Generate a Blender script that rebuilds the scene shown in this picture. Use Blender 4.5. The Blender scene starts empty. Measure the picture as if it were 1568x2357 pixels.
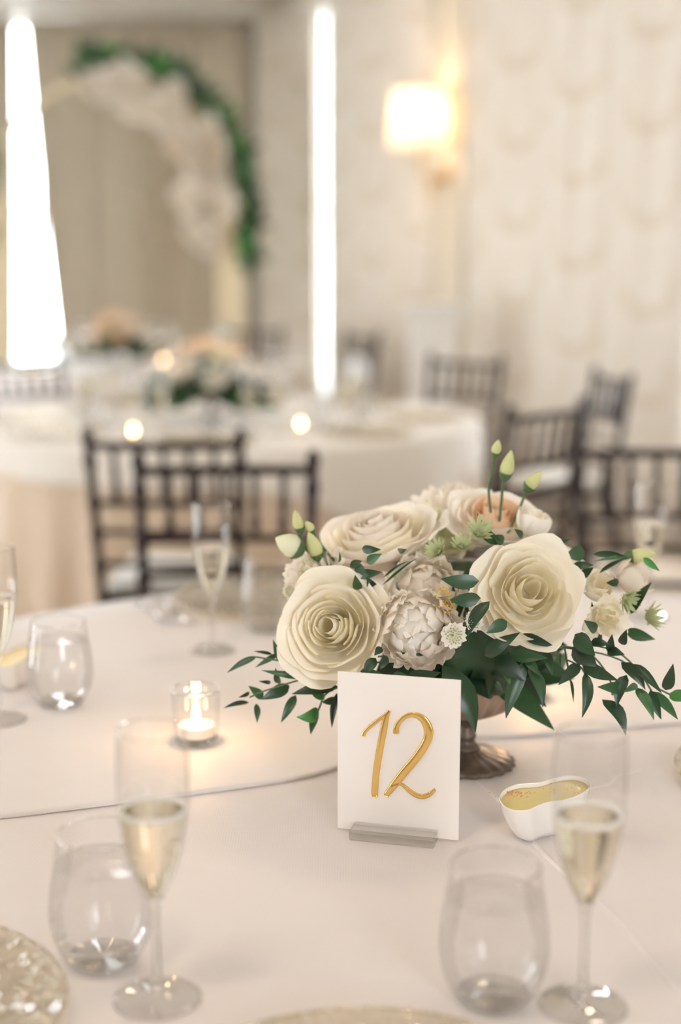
import bpy, bmesh, math, random
from mathutils import Vector, Matrix
R_ = math.radians
random.seed(7)
scene = bpy.context.scene
col = scene.collection

# ------------------------------------------------------------------ camera
FPX, PITCH, CAMZ = 3274.0, R_(10.0), 1.35
cam_d = bpy.data.cameras.new('camera'); cam = bpy.data.objects.new('camera', cam_d); col.objects.link(cam)
cam.location = (0, 0, CAMZ); cam.rotation_euler = (R_(90) - PITCH, 0, 0)
cam_d.sensor_fit = 'VERTICAL'; cam_d.sensor_height = 36.0; cam_d.lens = 36.0 * FPX / 2357.0
cam_d.clip_start = 0.05; cam_d.clip_end = 60
cam_d.dof.use_dof = True; cam_d.dof.focus_distance = 1.50; cam_d.dof.aperture_fstop = 1.75
scene.camera = cam

# ------------------------------------------------------------------ world, light, exposure
scene.view_settings.view_transform = 'Standard'
scene.view_settings.look = 'None'
scene.view_settings.gamma = 1.0
scene.view_settings.use_curve_mapping = False
scene.view_settings.exposure = -1.46
cy = scene.cycles
cy.use_denoising = True
cy.time_limit = 1200.0
cy.max_bounces = 12; cy.diffuse_bounces = 7; cy.glossy_bounces = 4; cy.transmission_bounces = 10; cy.use_light_tree = False
cy.use_adaptive_sampling = True; cy.adaptive_threshold = 0.05; cy.adaptive_min_samples = 16
cy.transparent_max_bounces = 40
cy.sample_clamp_indirect = 12.0
cy.blur_glossy = 0.6
world = bpy.data.worlds.new('overcast_sky'); scene.world = world; world.use_nodes = True
world.node_tree.nodes['Background'].inputs[0].default_value = (0.90, 0.955, 1.0, 1)
world.node_tree.nodes['Background'].inputs[1].default_value = 58.0

def window_light(name, loc, target, sx, sz, watts, colour):
    d = bpy.data.lights.new(name, 'AREA'); d.shape = 'RECTANGLE'; d.size = sx; d.size_y = sz
    d.energy = watts; d.color = colour; d.cycles.is_portal = True      # guides the sky's light through the opening
    o = bpy.data.objects.new(name, d); col.objects.link(o); o.location = loc
    o.rotation_euler = (Vector(target) - Vector(loc)).to_track_quat('-Z', 'Y').to_euler()
    return o
DAY = (0.90, 0.96, 1.0)
WIN_L = ((0.6, 0.24), (2.6, 0.34), (4.8, 0.30), (7.4, 0.44))                    # centre y, width of the windows of the left wall
for cyw, ww in WIN_L:
    window_light('window_daylight', (-3.98, cyw, 1.48), (0, cyw, 1.48), ww, 2.65, 105, DAY)
window_light('window_daylight', (-2.4, 11.58, 1.75), (-2.4, 0, 1.75), 0.8, 2.9, 150, DAY)     # behind the far drapes
window_light('window_daylight', (1.5, -2.48, 1.85), (1.5, 0, 1.85), 0.8, 1.9, 70, DAY)          # behind the camera
WARM = (1.0, 0.79, 0.59)
CEIL = 3.27
FILL_LIGHTS = [(-0.9, 0.3), (0.9, 2.9), (-1.6, 7.0)]  # unseen warm fill lamps added under the ceiling, without fixtures
for x, y in FILL_LIGHTS:
    d = bpy.data.lights.new('warm_fill_light', 'AREA'); d.shape = 'DISK'; d.size = 0.4; d.energy = 40; d.color = WARM
    o = bpy.data.objects.new('warm_fill_light', d); col.objects.link(o); o.location = (x, y, CEIL - 0.03)

# ------------------------------------------------------------------ measuring: photo pixel -> point in the room
def ray(x, y):
    F = Vector((0, math.cos(PITCH), -math.sin(PITCH))); U = Vector((0, math.sin(PITCH), math.cos(PITCH)))
    return F + (x - 784) / FPX * Vector((1, 0, 0)) - (y - 1178.5) / FPX * U
def on_z(x, y, z):
    d = ray(x, y); return Vector((0, 0, CAMZ)) + d * ((z - CAMZ) / d.z)
def on_y(x, y, Y):
    d = ray(x, y); return Vector((0, 0, CAMZ)) + d * (Y / d.y)

# ------------------------------------------------------------------ materials
def new_mat(name):
    m = bpy.data.materials.new(name); m.use_nodes = True
    nt = m.node_tree; b = nt.nodes['Principled BSDF']
    return m, nt, b
def principled(name, c, rough=0.5, metal=0.0, noise=None, bump=None, coat=0, sheen=0, spec=0.5, rnd=0.0):
    m, nt, b = new_mat(name)
    b.inputs['Base Color'].default_value = (*c, 1); b.inputs['Roughness'].default_value = rough
    b.inputs['Metallic'].default_value = metal; b.inputs['Coat Weight'].default_value = coat
    b.inputs['Sheen Weight'].default_value = sheen; b.inputs['Specular IOR Level'].default_value = spec
    tc = nt.nodes.new('ShaderNodeTexCoord')
    if noise:
        sc, c2 = noise
        n = nt.nodes.new('ShaderNodeTexNoise'); n.inputs['Scale'].default_value = sc; n.inputs['Detail'].default_value = 5
        nt.links.new(tc.outputs['Object'], n.inputs['Vector'])
        mx = nt.nodes.new('ShaderNodeMix'); mx.data_type = 'RGBA'
        mx.inputs[6].default_value = (*c, 1); mx.inputs[7].default_value = (*c2, 1)
        nt.links.new(n.outputs['Fac'], mx.inputs[0]); last = mx.outputs[2]
        if rnd:
            oi = nt.nodes.new('ShaderNodeObjectInfo'); hs = nt.nodes.new('ShaderNodeHueSaturation')
            mr = nt.nodes.new('ShaderNodeMapRange'); mr.inputs[3].default_value = 1 - rnd; mr.inputs[4].default_value = 1 + rnd
            nt.links.new(oi.outputs['Random'], mr.inputs[0]); nt.links.new(mr.outputs[0], hs.inputs['Value'])
            nt.links.new(last, hs.inputs['Color']); last = hs.outputs[0]
        nt.links.new(last, b.inputs['Base Color'])
    if bump:
        sc, st, dist = bump
        n = nt.nodes.new('ShaderNodeTexNoise'); n.inputs['Scale'].default_value = sc; n.inputs['Detail'].default_value = 3
        nt.links.new(tc.outputs['Object'], n.inputs['Vector'])
        bp = nt.nodes.new('ShaderNodeBump'); bp.inputs['Strength'].default_value = st; bp.inputs['Distance'].default_value = dist
        nt.links.new(n.outputs['Fac'], bp.inputs['Height']); nt.links.new(bp.outputs[0], b.inputs['Normal'])
    return m
def petal_mat(name, c, c2, transl=0.24):
    m, nt, b = new_mat(name)
    tc = nt.nodes.new('ShaderNodeTexCoord')
    n = nt.nodes.new('ShaderNodeTexNoise'); n.inputs['Scale'].default_value = 60; n.inputs['Detail'].default_value = 3
    nt.links.new(tc.outputs['Object'], n.inputs['Vector'])
    mx = nt.nodes.new('ShaderNodeMix'); mx.data_type = 'RGBA'
    mx.inputs[6].default_value = (*c, 1); mx.inputs[7].default_value = (*c2, 1)
    nt.links.new(n.outputs['Fac'], mx.inputs[0])
    nt.links.new(mx.outputs[2], b.inputs['Base Color'])
    b.inputs['Roughness'].default_value = 0.62; b.inputs['Specular IOR Level'].default_value = 0.25
    t = nt.nodes.new('ShaderNodeBsdfTranslucent'); nt.links.new(mx.outputs[2], t.inputs[0])
    ms = nt.nodes.new('ShaderNodeMixShader'); ms.inputs[0].default_value = transl
    nt.links.new(b.outputs[0], ms.inputs[1]); nt.links.new(t.outputs[0], ms.inputs[2])
    nt.links.new(ms.outputs[0], nt.nodes['Material Output'].inputs[0])
    return m
def thin_glass(name, tint=(1, 1, 1), base=0.035, edge=0.75, power=3.2, rough=0.01, bump=None):
    m = bpy.data.materials.new(name); m.use_nodes = True; nt = m.node_tree; nt.nodes.clear()
    out = nt.nodes.new('ShaderNodeOutputMaterial')
    tr = nt.nodes.new('ShaderNodeBsdfTransparent'); tr.inputs[0].default_value = (*tint, 1)
    gl = nt.nodes.new('ShaderNodeBsdfGlossy'); gl.inputs['Roughness'].default_value = rough
    lw = nt.nodes.new('ShaderNodeLayerWeight'); lw.inputs[0].default_value = 0.5
    pw = nt.nodes.new('ShaderNodeMath'); pw.operation = 'POWER'; pw.inputs[1].default_value = power
    ma = nt.nodes.new('ShaderNodeMath'); ma.operation = 'MULTIPLY_ADD'; ma.inputs[1].default_value = edge; ma.inputs[2].default_value = base
    nt.links.new(lw.outputs['Facing'], pw.inputs[0]); nt.links.new(pw.outputs[0], ma.inputs[0])
    ms = nt.nodes.new('ShaderNodeMixShader'); nt.links.new(ma.outputs[0], ms.inputs[0])
    nt.links.new(tr.outputs[0], ms.inputs[1]); nt.links.new(gl.outputs[0], ms.inputs[2])
    nt.links.new(ms.outputs[0], out.inputs[0])
    if bump:
        tc = nt.nodes.new('ShaderNodeTexCoord'); vo_ = nt.nodes.new('ShaderNodeTexVoronoi'); vo_.inputs['Scale'].default_value = bump[0]
        nt.links.new(tc.outputs['Object'], vo_.inputs['Vector'])
        bp = nt.nodes.new('ShaderNodeBump'); bp.inputs['Strength'].default_value = bump[1]; bp.inputs['Distance'].default_value = 0.004
        nt.links.new(vo_.outputs['Distance'], bp.inputs['Height']); nt.links.new(bp.outputs[0], gl.inputs['Normal']); nt.links.new(bp.outputs[0], lw.inputs['Normal'])
    return m
def glass(name, c, ior, rough=0.0, through=0.0):
    m = bpy.data.materials.new(name); m.use_nodes = True; nt = m.node_tree; nt.nodes.clear()
    out = nt.nodes.new('ShaderNodeOutputMaterial'); g = nt.nodes.new('ShaderNodeBsdfGlass')
    g.inputs['Color'].default_value = (*c, 1); g.inputs['IOR'].default_value = ior; g.inputs['Roughness'].default_value = rough
    nt.links.new(g.outputs[0], out.inputs[0])
    if through:
        t = nt.nodes.new('ShaderNodeBsdfTransparent'); t.inputs[0].default_value = (*c, 1); ms = nt.nodes.new('ShaderNodeMixShader'); ms.inputs[0].default_value = through
        nt.links.new(g.outputs[0], ms.inputs[1]); nt.links.new(t.outputs[0], ms.inputs[2]); nt.links.new(ms.outputs[0], out.inputs[0])
    return m
def emission(name, c, s):
    m = bpy.data.materials.new(name); m.use_nodes = True; nt = m.node_tree; nt.nodes.clear()
    out = nt.nodes.new('ShaderNodeOutputMaterial'); e = nt.nodes.new('ShaderNodeEmission')
    e.inputs[0].default_value = (*c, 1); e.inputs[1].default_value = s
    nt.links.new(e.outputs[0], out.inputs[0]); m.cycles.emission_sampling = 'NONE'; return m
def linen(name, c, weave=1400):
    m, nt, b = new_mat(name)
    b.inputs['Base Color'].default_value = (*c, 1); b.inputs['Roughness'].default_value = 0.55
    b.inputs['Sheen Weight'].default_value = 0.25; b.inputs['Specular IOR Level'].default_value = 0.3
    tc = nt.nodes.new('ShaderNodeTexCoord')
    adds = []
    for ax in ('X', 'Y'):
        w = nt.nodes.new('ShaderNodeTexWave'); w.bands_direction = ax; w.inputs['Scale'].default_value = weave / 6.28 * 0.5
        w.inputs['Distortion'].default_value = 1.5; w.inputs['Detail'].default_value = 2
        nt.links.new(tc.outputs['Object'], w.inputs['Vector']); adds.append(w)
    ad = nt.nodes.new('ShaderNodeMath'); nt.links.new(adds[0].outputs['Fac'], ad.inputs[0]); nt.links.new(adds[1].outputs['Fac'], ad.inputs[1])
    bp = nt.nodes.new('ShaderNodeBump'); bp.inputs['Strength'].default_value = 0.12; bp.inputs['Distance'].default_value = 0.0006
    nt.links.new(ad.outputs[0], bp.inputs['Height'])
    n = nt.nodes.new('ShaderNodeTexNoise'); n.inputs['Scale'].default_value = 7; n.inputs['Detail'].default_value = 2
    nt.links.new(tc.outputs['Object'], n.inputs['Vector'])
    bp2 = nt.nodes.new('ShaderNodeBump'); bp2.inputs['Strength'].default_value = 0.5; bp2.inputs['Distance'].default_value = 0.01
    nt.links.new(n.outputs['Fac'], bp2.inputs['Height']); nt.links.new(bp.outputs[0], bp2.inputs['Normal'])
    nt.links.new(bp2.outputs[0], b.inputs['Normal'])
    return m
def damask(name, c1, c2):
    """pale drapery with a woven half-drop pattern of crescents and fine vertical threads; UV is in metres"""
    m, nt, b = new_mat(name); b.inputs['Roughness'].default_value = 0.7; b.inputs['Specular IOR Level'].default_value = 0.2
    L = nt.links.new
    def math_n(op, a=None, bb=None, v1=None, v0=None):
        n = nt.nodes.new('ShaderNodeMath'); n.operation = op
        if a is not None: L(a, n.inputs[0])
        if v0 is not None: n.inputs[0].default_value = v0
        if bb is not None: L(bb, n.inputs[1])
        if v1 is not None: n.inputs[1].default_value = v1
        return n.outputs[0]
    uv = nt.nodes.new('ShaderNodeUVMap'); sp = nt.nodes.new('ShaderNodeSeparateXYZ'); L(uv.outputs[0], sp.inputs[0])
    nz = nt.nodes.new('ShaderNodeTexNoise'); nz.inputs['Scale'].default_value = 9; L(uv.outputs[0], nz.inputs['Vector'])
    wob = math_n('MULTIPLY_ADD', nz.outputs['Fac'], v1=0.35); 
    su = math_n('ADD', math_n('DIVIDE', sp.outputs[0], v1=0.60), wob)
    colid = math_n('FLOOR', su)
    fu = math_n('SUBTRACT', math_n('FRACT', su), v1=0.5)
    sv = math_n('ADD', math_n('DIVIDE', sp.outputs[1], v1=0.42), math_n('MULTIPLY', colid, v1=0.5))
    fv = math_n('SUBTRACT', math_n('FRACT', sv), v1=0.5)
    r = math_n('SQRT', math_n('ADD', math_n('POWER', fu, v1=2.0), math_n('POWER', fv, v1=2.0)))
    band = math_n('ABSOLUTE', math_n('SUBTRACT', r, v1=0.36))
    mr = nt.nodes.new('ShaderNodeMapRange'); mr.inputs[1].default_value = 0.02; mr.inputs[2].default_value = 0.12
    mr.inputs[3].default_value = 1; mr.inputs[4].default_value = 0; L(band, mr.inputs[0])
    low = nt.nodes.new('ShaderNodeMapRange'); low.inputs[1].default_value = -0.35; low.inputs[2].default_value = 0.25
    low.inputs[3].default_value = 1; low.inputs[4].default_value = 0.1; L(fv, low.inputs[0])
    pat = math_n('MULTIPLY', mr.outputs[0], low.outputs[0])
    w = nt.nodes.new('ShaderNodeTexWave'); w.bands_direction = 'X'; w.inputs['Scale'].default_value = 7; w.inputs['Distortion'].default_value = 0.0
    mp = nt.nodes.new('ShaderNodeMapping'); mp.inputs['Scale'].default_value = (1, 0.02, 1); L(uv.outputs[0], mp.inputs[0])
    n2 = nt.nodes.new('ShaderNodeTexNoise'); n2.inputs['Scale'].default_value = 38; n2.inputs['Detail'].default_value = 1; L(mp.outputs[0], n2.inputs['Vector'])
    thr = math_n('MULTIPLY', n2.outputs['Fac'], v1=0.55)
    fac = nt.nodes.new('ShaderNodeClamp'); L(math_n('ADD', math_n('MULTIPLY', pat, v1=0.5), math_n('SUBTRACT', thr, v1=0.12)), fac.inputs[0])
    mx = nt.nodes.new('ShaderNodeMix'); mx.data_type = 'RGBA'; mx.inputs[6].default_value = (*c1, 1); mx.inputs[7].default_value = (*c2, 1)
    L(fac.outputs[0], mx.inputs[0]); L(mx.outputs[2], b.inputs['Base Color'])
    return m

M = {}
M['linen'] = linen('ivory_linen', (0.735, 0.682, 0.662))
M['linen_top'] = linen('ivory_linen_overlay', (0.755, 0.71, 0.692))
M['linen_beige'] = linen('beige_linen', (0.62, 0.50, 0.38))
M['linen_white'] = linen('white_linen', (0.76, 0.72, 0.66))
M['acrylic'] = principled('white_acrylic', (0.90, 0.85, 0.81), 0.22, spec=0.5)
M['clear_acrylic'] = glass('clear_acrylic', (0.98, 0.985, 0.985), 1.49, through=0.5)
M['gold'] = principled('gold_mirror', (0.88, 0.63, 0.24), 0.2, 1.0, noise=(30, (0.82, 0.56, 0.19)))
M['shell'] = thin_glass('clear_thin_glass', base=0.075, edge=0.9, power=2.4)
M['shell_low'] = thin_glass('clear_tumbler_glass', base=0.045, edge=0.85, power=2.8)
M['glass'] = glass('clear_glass', (0.985, 0.99, 0.99), 1.5, through=0.3)
M['water'] = glass('water', (0.985, 0.99, 0.995), 1.33, through=0.72)
M['champagne'] = glass('champagne', (0.994, 0.978, 0.91), 1.34, through=0.1)
M['foam'] = principled('foam', (0.9, 0.88, 0.84), 0.5)
M['charger'] = thin_glass('gilded_glass', (0.975, 0.94, 0.86), 0.16, 0.55, 2.0, 0.03, (55, 1.0))
M['gold_bead'] = principled('gilded_bead', (0.85, 0.70, 0.42), 0.18, 0.8)
M['porcelain'] = principled('white_porcelain', (0.88, 0.84, 0.80), 0.12, coat=0.4)
M['soup'] = principled('yellow_dressing', (0.80, 0.66, 0.26), 0.3, noise=(90, (0.86, 0.74, 0.38)), bump=(120, 0.3, 0.002))
M['paprika'] = principled('paprika', (0.70, 0.26, 0.08), 0.7)
M['silver'] = principled('polished_silver', (0.80, 0.80, 0.80), 0.1, 1.0)
M['wax'] = principled('candle_wax', (0.92, 0.84, 0.74), 0.5)
M['wick'] = principled('burnt_wick', (0.03, 0.025, 0.02), 0.9)
M['flame'] = emission('candle_flame', (1.0, 0.62, 0.28), 110)
M['petal'] = petal_mat('ivory_petal', (0.97, 0.925, 0.815), (0.965, 0.91, 0.775))
M['petal_core'] = petal_mat('butter_petal', (0.96, 0.905, 0.74), (0.96, 0.91, 0.77))
M['petal_white'] = petal_mat('white_petal', (0.965, 0.935, 0.885), (0.96, 0.915, 0.84))
M['petal_peach'] = petal_mat('peach_petal', (0.94, 0.72, 0.50), (0.94, 0.80, 0.64))
M['petal_blush'] = petal_mat('blush_petal', (0.94, 0.86, 0.78), (0.93, 0.88, 0.78))
M['petal_green'] = petal_mat('greenish_petal', (0.84, 0.86, 0.60), (0.90, 0.90, 0.74))
M['bud'] = petal_mat('bud_green', (0.62, 0.66, 0.26), (0.80, 0.80, 0.50), 0.2)
M['astrantia'] = petal_mat('pale_green_bract', (0.40, 0.47, 0.22), (0.66, 0.69, 0.45), 0.25)
M['stamen'] = principled('yellow_stamen', (0.80, 0.50, 0.06), 0.6)
M['leaf_dark'] = principled('dark_leaf', (0.012, 0.040, 0.016), 0.36, noise=(25, (0.022, 0.062, 0.024)), rnd=0.45)
M['leaf_mid'] = principled('mid_leaf', (0.026, 0.085, 0.030), 0.38, noise=(25, (0.045, 0.115, 0.040)), rnd=0.35)
M['leaf_light'] = principled('bright_leaf', (0.045, 0.19, 0.04), 0.4, noise=(25, (0.07, 0.24, 0.06)), rnd=0.2)
M['stem_green'] = principled('green_stem', (0.07, 0.13, 0.05), 0.5)
M['bronze'] = principled('antique_bronze', (0.36, 0.25, 0.18), 0.42, 0.55, noise=(40, (0.52, 0.40, 0.31)), bump=(60, 0.3, 0.002))
M['pewter'] = principled('dark_pewter', (0.085, 0.065, 0.052), 0.4, 0.5, noise=(50, (0.20, 0.15, 0.115)), bump=(60, 0.3, 0.002))
M['mahogany'] = principled('dark_mahogany', (0.012, 0.005, 0.005), 0.3, noise=(12, (0.02, 0.008, 0.008)), spec=0.3)
M['cushion'] = principled('white_cushion', (0.80, 0.78, 0.74), 0.8)
M['carpet'] = principled('beige_carpet', (0.46, 0.38, 0.30), 0.95, noise=(60, (0.52, 0.43, 0.34)), bump=(300, 0.4, 0.004))
M['wall'] = principled('cream_plaster', (0.76, 0.72, 0.66), 0.85, noise=(3, (0.78, 0.74, 0.68)))
M['ceiling'] = principled('ceiling_paint', (0.82, 0.80, 0.76), 0.9)
M['pilaster'] = principled('warm_cream_paint', (0.78, 0.70, 0.57), 0.6)
M['drape'] = principled('sand_drape', (0.57, 0.515, 0.42), 0.85, noise=(2, (0.61, 0.555, 0.46)), spec=0.2)
M['damask'] = damask('damask_drape', (0.86, 0.82, 0.765), (0.66, 0.575, 0.44))
M['frame'] = principled('white_joinery', (0.91, 0.91, 0.89), 0.5)
M['shade'] = petal_mat('linen_shade', (0.95, 0.92, 0.86), (0.95, 0.91, 0.84), 0.5)
M['bulb'] = emission('warm_bulb', (1.0, 0.68, 0.34), 30)
M['brass'] = principled('aged_brass', (0.60, 0.42, 0.20), 0.3, 0.9)
M['arch'] = principled('cream_wood', (0.80, 0.70, 0.48), 0.6, noise=(8, (0.84, 0.74, 0.54)))
M['pane'] = thin_glass('window_pane')

# ------------------------------------------------------------------ builders
def mk(name, verts, faces, mat, parent=None, loc=(0, 0, 0), rot=None, smooth=True):
    me = bpy.data.meshes.new(name); me.from_pydata([tuple(v) for v in verts], [], faces); me.update()
    if smooth: me.polygons.foreach_set('use_smooth', [True] * len(me.polygons))
    me.materials.append(M[mat] if isinstance(mat, str) else mat)
    return link(name, me, parent, loc, rot)
def link(name, me, parent=None, loc=(0, 0, 0), rot=None):
    o = bpy.data.objects.new(name, me); col.objects.link(o); o.location = loc
    if rot is not None: o.rotation_euler = rot
    if parent is not None: o.parent = parent
    return o
def tag(o, label, cat, group=None):
    o['label'] = label; o['category'] = cat
    if group: o['group'] = group
    return o
def struct(o):
    o['kind'] = 'structure'; return o
def thing(name, label, cat, loc=(0, 0, 0), rz=0.0, group=None):
    o = bpy.data.objects.new(name, None); col.objects.link(o); o.location = loc; o.rotation_euler = (0, 0, rz)
    o.empty_display_size = 0.05
    return tag(o, label, cat, group)
def dup(o, loc=None, rz=None, label=None, group=None, parent=None):
    c = o.copy(); col.objects.link(c); c.parent = parent
    if loc is not None: c.location = loc
    if rz is not None: c.rotation_euler = (0, 0, rz)
    if label: c['label'] = label
    if group: c['group'] = group
    for ch in list(o.children): dup(ch, parent=c)
    return c
def lathe(profile, seg=40, ripple=None):
    vs, fs = [], []
    n = len(profile)
    for i, (r, z) in enumerate(profile):
        for k in range(seg):
            a = 2 * math.pi * k / seg; rr = r
            if ripple: rr = r * (1 + ripple(i / (n - 1), a))
            vs.append((rr * math.cos(a), rr * math.sin(a), z))
    for i in range(n - 1):
        for k in range(seg):
            k2 = (k + 1) % seg
            fs.append((i * seg + k, i * seg + k2, (i + 1) * seg + k2, (i + 1) * seg + k))
    return vs, fs
def smooth_profile(pts, n=4):
    out = []
    for i in range(len(pts) - 1):
        p0 = pts[max(i - 1, 0)]; p1 = pts[i]; p2 = pts[i + 1]; p3 = pts[min(i + 2, len(pts) - 1)]
        for k in range(n):
            t = k / n
            out.append(tuple(0.5 * ((2 * b) + (-a + c) * t + (2 * a - 5 * b + 4 * c - d) * t * t + (-a + 3 * b - 3 * c + d) * t ** 3)
                             for a, b, c, d in zip(p0, p1, p2, p3)))
    out.append(tuple(pts[-1])); return out
def tube(path, radii, seg=8, closed=False):
    P = [Vector(p) for p in path]; n = len(P)
    if not hasattr(radii, '__len__'): radii = [radii] * n
    vs, fs = [], []; up = Vector((0.13, 0.21, 0.97)).normalized()
    for i in range(n):
        t = (P[(i + 1) % n] - P[i - 1]) if closed else (P[min(i + 1, n - 1)] - P[max(i - 1, 0)])
        t.normalize(); s = t.cross(up)
        if s.length < 1e-3: s = t.cross(Vector((1, 0, 0)))
        s.normalize(); b = s.cross(t)
        for k in range(seg):
            a = 2 * math.pi * k / seg
            vs.append(P[i] + (s * math.cos(a) + b * math.sin(a)) * radii[i])
    m = n if closed else n - 1
    for i in range(m):
        j = (i + 1) % n
        for k in range(seg):
            k2 = (k + 1) % seg
            fs.append((i * seg + k, i * seg + k2, j * seg + k2, j * seg + k))
    if not closed:
        fs.append(tuple(range(seg))[::-1]); fs.append(tuple((n - 1) * seg + k for k in range(seg)))
    return vs, fs
def box(x0, x1, y0, y1, z0, z1, bev=0.0):
    if bev <= 0:
        vs = [(x, y, z) for x in (x0, x1) for y in (y0, y1) for z in (z0, z1)]
        fs = [(0, 1, 3, 2), (4, 6, 7, 5), (0, 4, 5, 1), (2, 3, 7, 6), (0, 2, 6, 4), (1, 5, 7, 3)]
        return vs, fs
    bm = bmesh.new(); bmesh.ops.create_cube(bm, size=1)
    for v in bm.verts: v.co = Vector(((x0 + x1) / 2 + v.co.x * (x1 - x0), (y0 + y1) / 2 + v.co.y * (y1 - y0), (z0 + z1) / 2 + v.co.z * (z1 - z0)))
    bmesh.ops.bevel(bm, geom=bm.edges[:], offset=bev, segments=2, affect='EDGES')
    vs = [v.co.copy() for v in bm.verts]; bm.verts.index_update(); fs = [tuple(v.index for v in f.verts) for f in bm.faces]; bm.free()
    return vs, fs
def merge(*parts):
    vs, fs = [], []
    for v, f in parts:
        o = len(vs); vs += list(v); fs += [tuple(i + o for i in q) for q in f]
    return vs, fs
def torus(R, r, z, seg=48, sides=8):
    return tube([(R * math.cos(2 * math.pi * k / seg), R * math.sin(2 * math.pi * k / seg), z) for k in range(seg)], r, sides, True)

# ------------------------------------------------------------------ the room
# wall lines (plan): far wall y = 11.6; right wall runs from (-0.66, 11.6) to (3.9, -2.5)... see RW
YB, XL, YF = 11.6, -4.0, -2.5
RC = Vector((-0.62, 11.6, 0)); RD = Vector((2.2, -5.0, 0)).normalized(); RN = Vector((RD.y, -RD.x, 0))   # RN points into the room
if RN.x > 0: RN = -RN
RLEN = (YB - YF) / -RD.y
RE = RC + RD * RLEN
vs, fs = [(XL, YF, 0), (RE.x, YF, 0), (RC.x, YB, 0), (XL, YB, 0)], [(0, 1, 2, 3)]
struct(mk('floor', vs + [(x, y, -0.1) for x, y, z in vs], [(0, 1, 2, 3), (7, 6, 5, 4), (0, 4, 5, 1), (1, 5, 6, 2), (2, 6, 7, 3), (3, 7, 4, 0)], 'carpet', smooth=False))
struct(mk('ceiling', [(x, y, CEIL) for x, y, z in vs] + [(x, y, CEIL + 0.1) for x, y, z in vs], [(3, 2, 1, 0), (4, 5, 6, 7), (0, 4, 5, 1), (1, 5, 6, 2), (2, 6, 7, 3), (3, 7, 4, 0)], 'ceiling', smooth=False))
def wall_with_openings(name, p0, d, n, length, openings, thick=0.12, mat='wall'):
    """wall along d from p0, n points into the room; openings = (s0, s1, z0, z1)"""
    parts = []
    def slab(s0, s1, z0, z1):
        if s1 - s0 < 1e-4 or z1 - z0 < 1e-4: return
        q = []
        for s in (s0, s1):
            for t in (0, -thick):
                for z in (z0, z1):
                    p = p0 + d * s + n * t; q.append((p.x, p.y, z))
        parts.append((q, [(0, 1, 3, 2), (4, 6, 7, 5), (0, 4, 5, 1), (2, 3, 7, 6), (0, 2, 6, 4), (1, 5, 7, 3)]))
    s = 0.0
    for a, b, z0, z1 in sorted(openings):
        slab(s, a, 0, CEIL); slab(a, b, 0, z0); slab(a, b, z1, CEIL); s = b
    slab(s, length, 0, CEIL)
    return struct(mk(name, *merge(*parts), mat, smooth=False))
def window(name, p0, d, n, s0, s1, z0, z1, cols=2, rows=2):
    w = thing(name, '', ''); del w['label']; del w['category']; struct(w)
    def bar(nm, sa, sb, za, zb, t0, t1, mat='frame'):
        q = []
        for s in (sa, sb):
            for t in (t0, t1):
                for z in (za, zb):
                    p = p0 + d * s + n * t; q.append((p.x, p.y, z))
        return mk(nm, q, [(0, 1, 3, 2), (4, 6, 7, 5), (0, 4, 5, 1), (2, 3, 7, 6), (0, 2, 6, 4), (1, 5, 7, 3)], mat, w, smooth=False)
    f = 0.05
    for a in ((s0, s0 + f, z0, z1), (s1 - f, s1, z0, z1), (s0 + f, s1 - f, z0, z0 + f), (s0 + f, s1 - f, z1 - f, z1)):
        bar('window_frame', *a, -0.09, -0.02)
    for k in range(1, cols): 
        sm = s0 + (s1 - s0) * k / cols; bar('muntin', sm - 0.012, sm + 0.012, z0 + f, z1 - f, -0.07, -0.04)
    for k in range(1, rows):
        zm = z0 + (z1 - z0) * k / rows; bar('muntin', s0 + f, s1 - f, zm - 0.012, zm + 0.012, -0.068, -0.042)
    bar('pane', s0 + f, s1 - f, z0 + f, z1 - f, -0.058, -0.054, 'pane')
    return w
X1, Y1 = Vector((1, 0, 0)), Vector((0, 1, 0))
pL = Vector((XL, YF, 0))
ops = [(c - w / 2 - YF, c + w / 2 - YF, 0.15, 2.8) for c, w in WIN_L]
wall_with_openings('wall_left', pL, Y1, X1, YB - YF, ops)
pB = Vector((XL, YB, 0)); opB = (1.2, 2.0, 0.3, 3.2)
wall_with_openings('wall_back', pB, X1, -Y1, RC.x - XL + 0.3, [opB])
window('window_1', pB, X1, -Y1, *opB)
pF = Vector((XL, YF, 0)); opF = (5.1, 5.9, 0.9, 2.8)
wall_with_openings('wall_front', pF, X1, Y1, RE.x - XL, [opF])
SG = 1.44                                        # the gap in the right-hand drapes, metres from the far corner
opR = (SG - 0.30, SG + 0.30, 0.25, 3.15)
S2 = 5.76                                         # second opening, at the right picture edge
opR2 = (S2 - 0.25, S2 + 0.25, 0.25, 3.0)
wall_with_openings('wall_right', RC, RD, RN, RLEN, [opR, opR2])
window('window_3', RC, RD, RN, *opR2)
pg = RC + RD * S2 - RN * 0.13
window_light('window_daylight', (pg.x, pg.y, 1.6), (pg.x + RN.x, pg.y + RN.y, 1.6), 0.5, 2.7, 60, DAY)
window('window_2', RC, RD, RN, *opR)
pg = RC + RD * SG - RN * 0.13
window_light('window_daylight', (pg.x, pg.y, 1.7), (pg.x + RN.x, pg.y + RN.y, 1.7), 0.6, 2.8, 60, DAY)
# crown trim along the far wall
struct(mk('trim_1', *box(XL, RC.x, YB - 0.22, YB - 0.001, CEIL - 0.07, CEIL - 0.001), 'ceiling', smooth=False))

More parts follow.
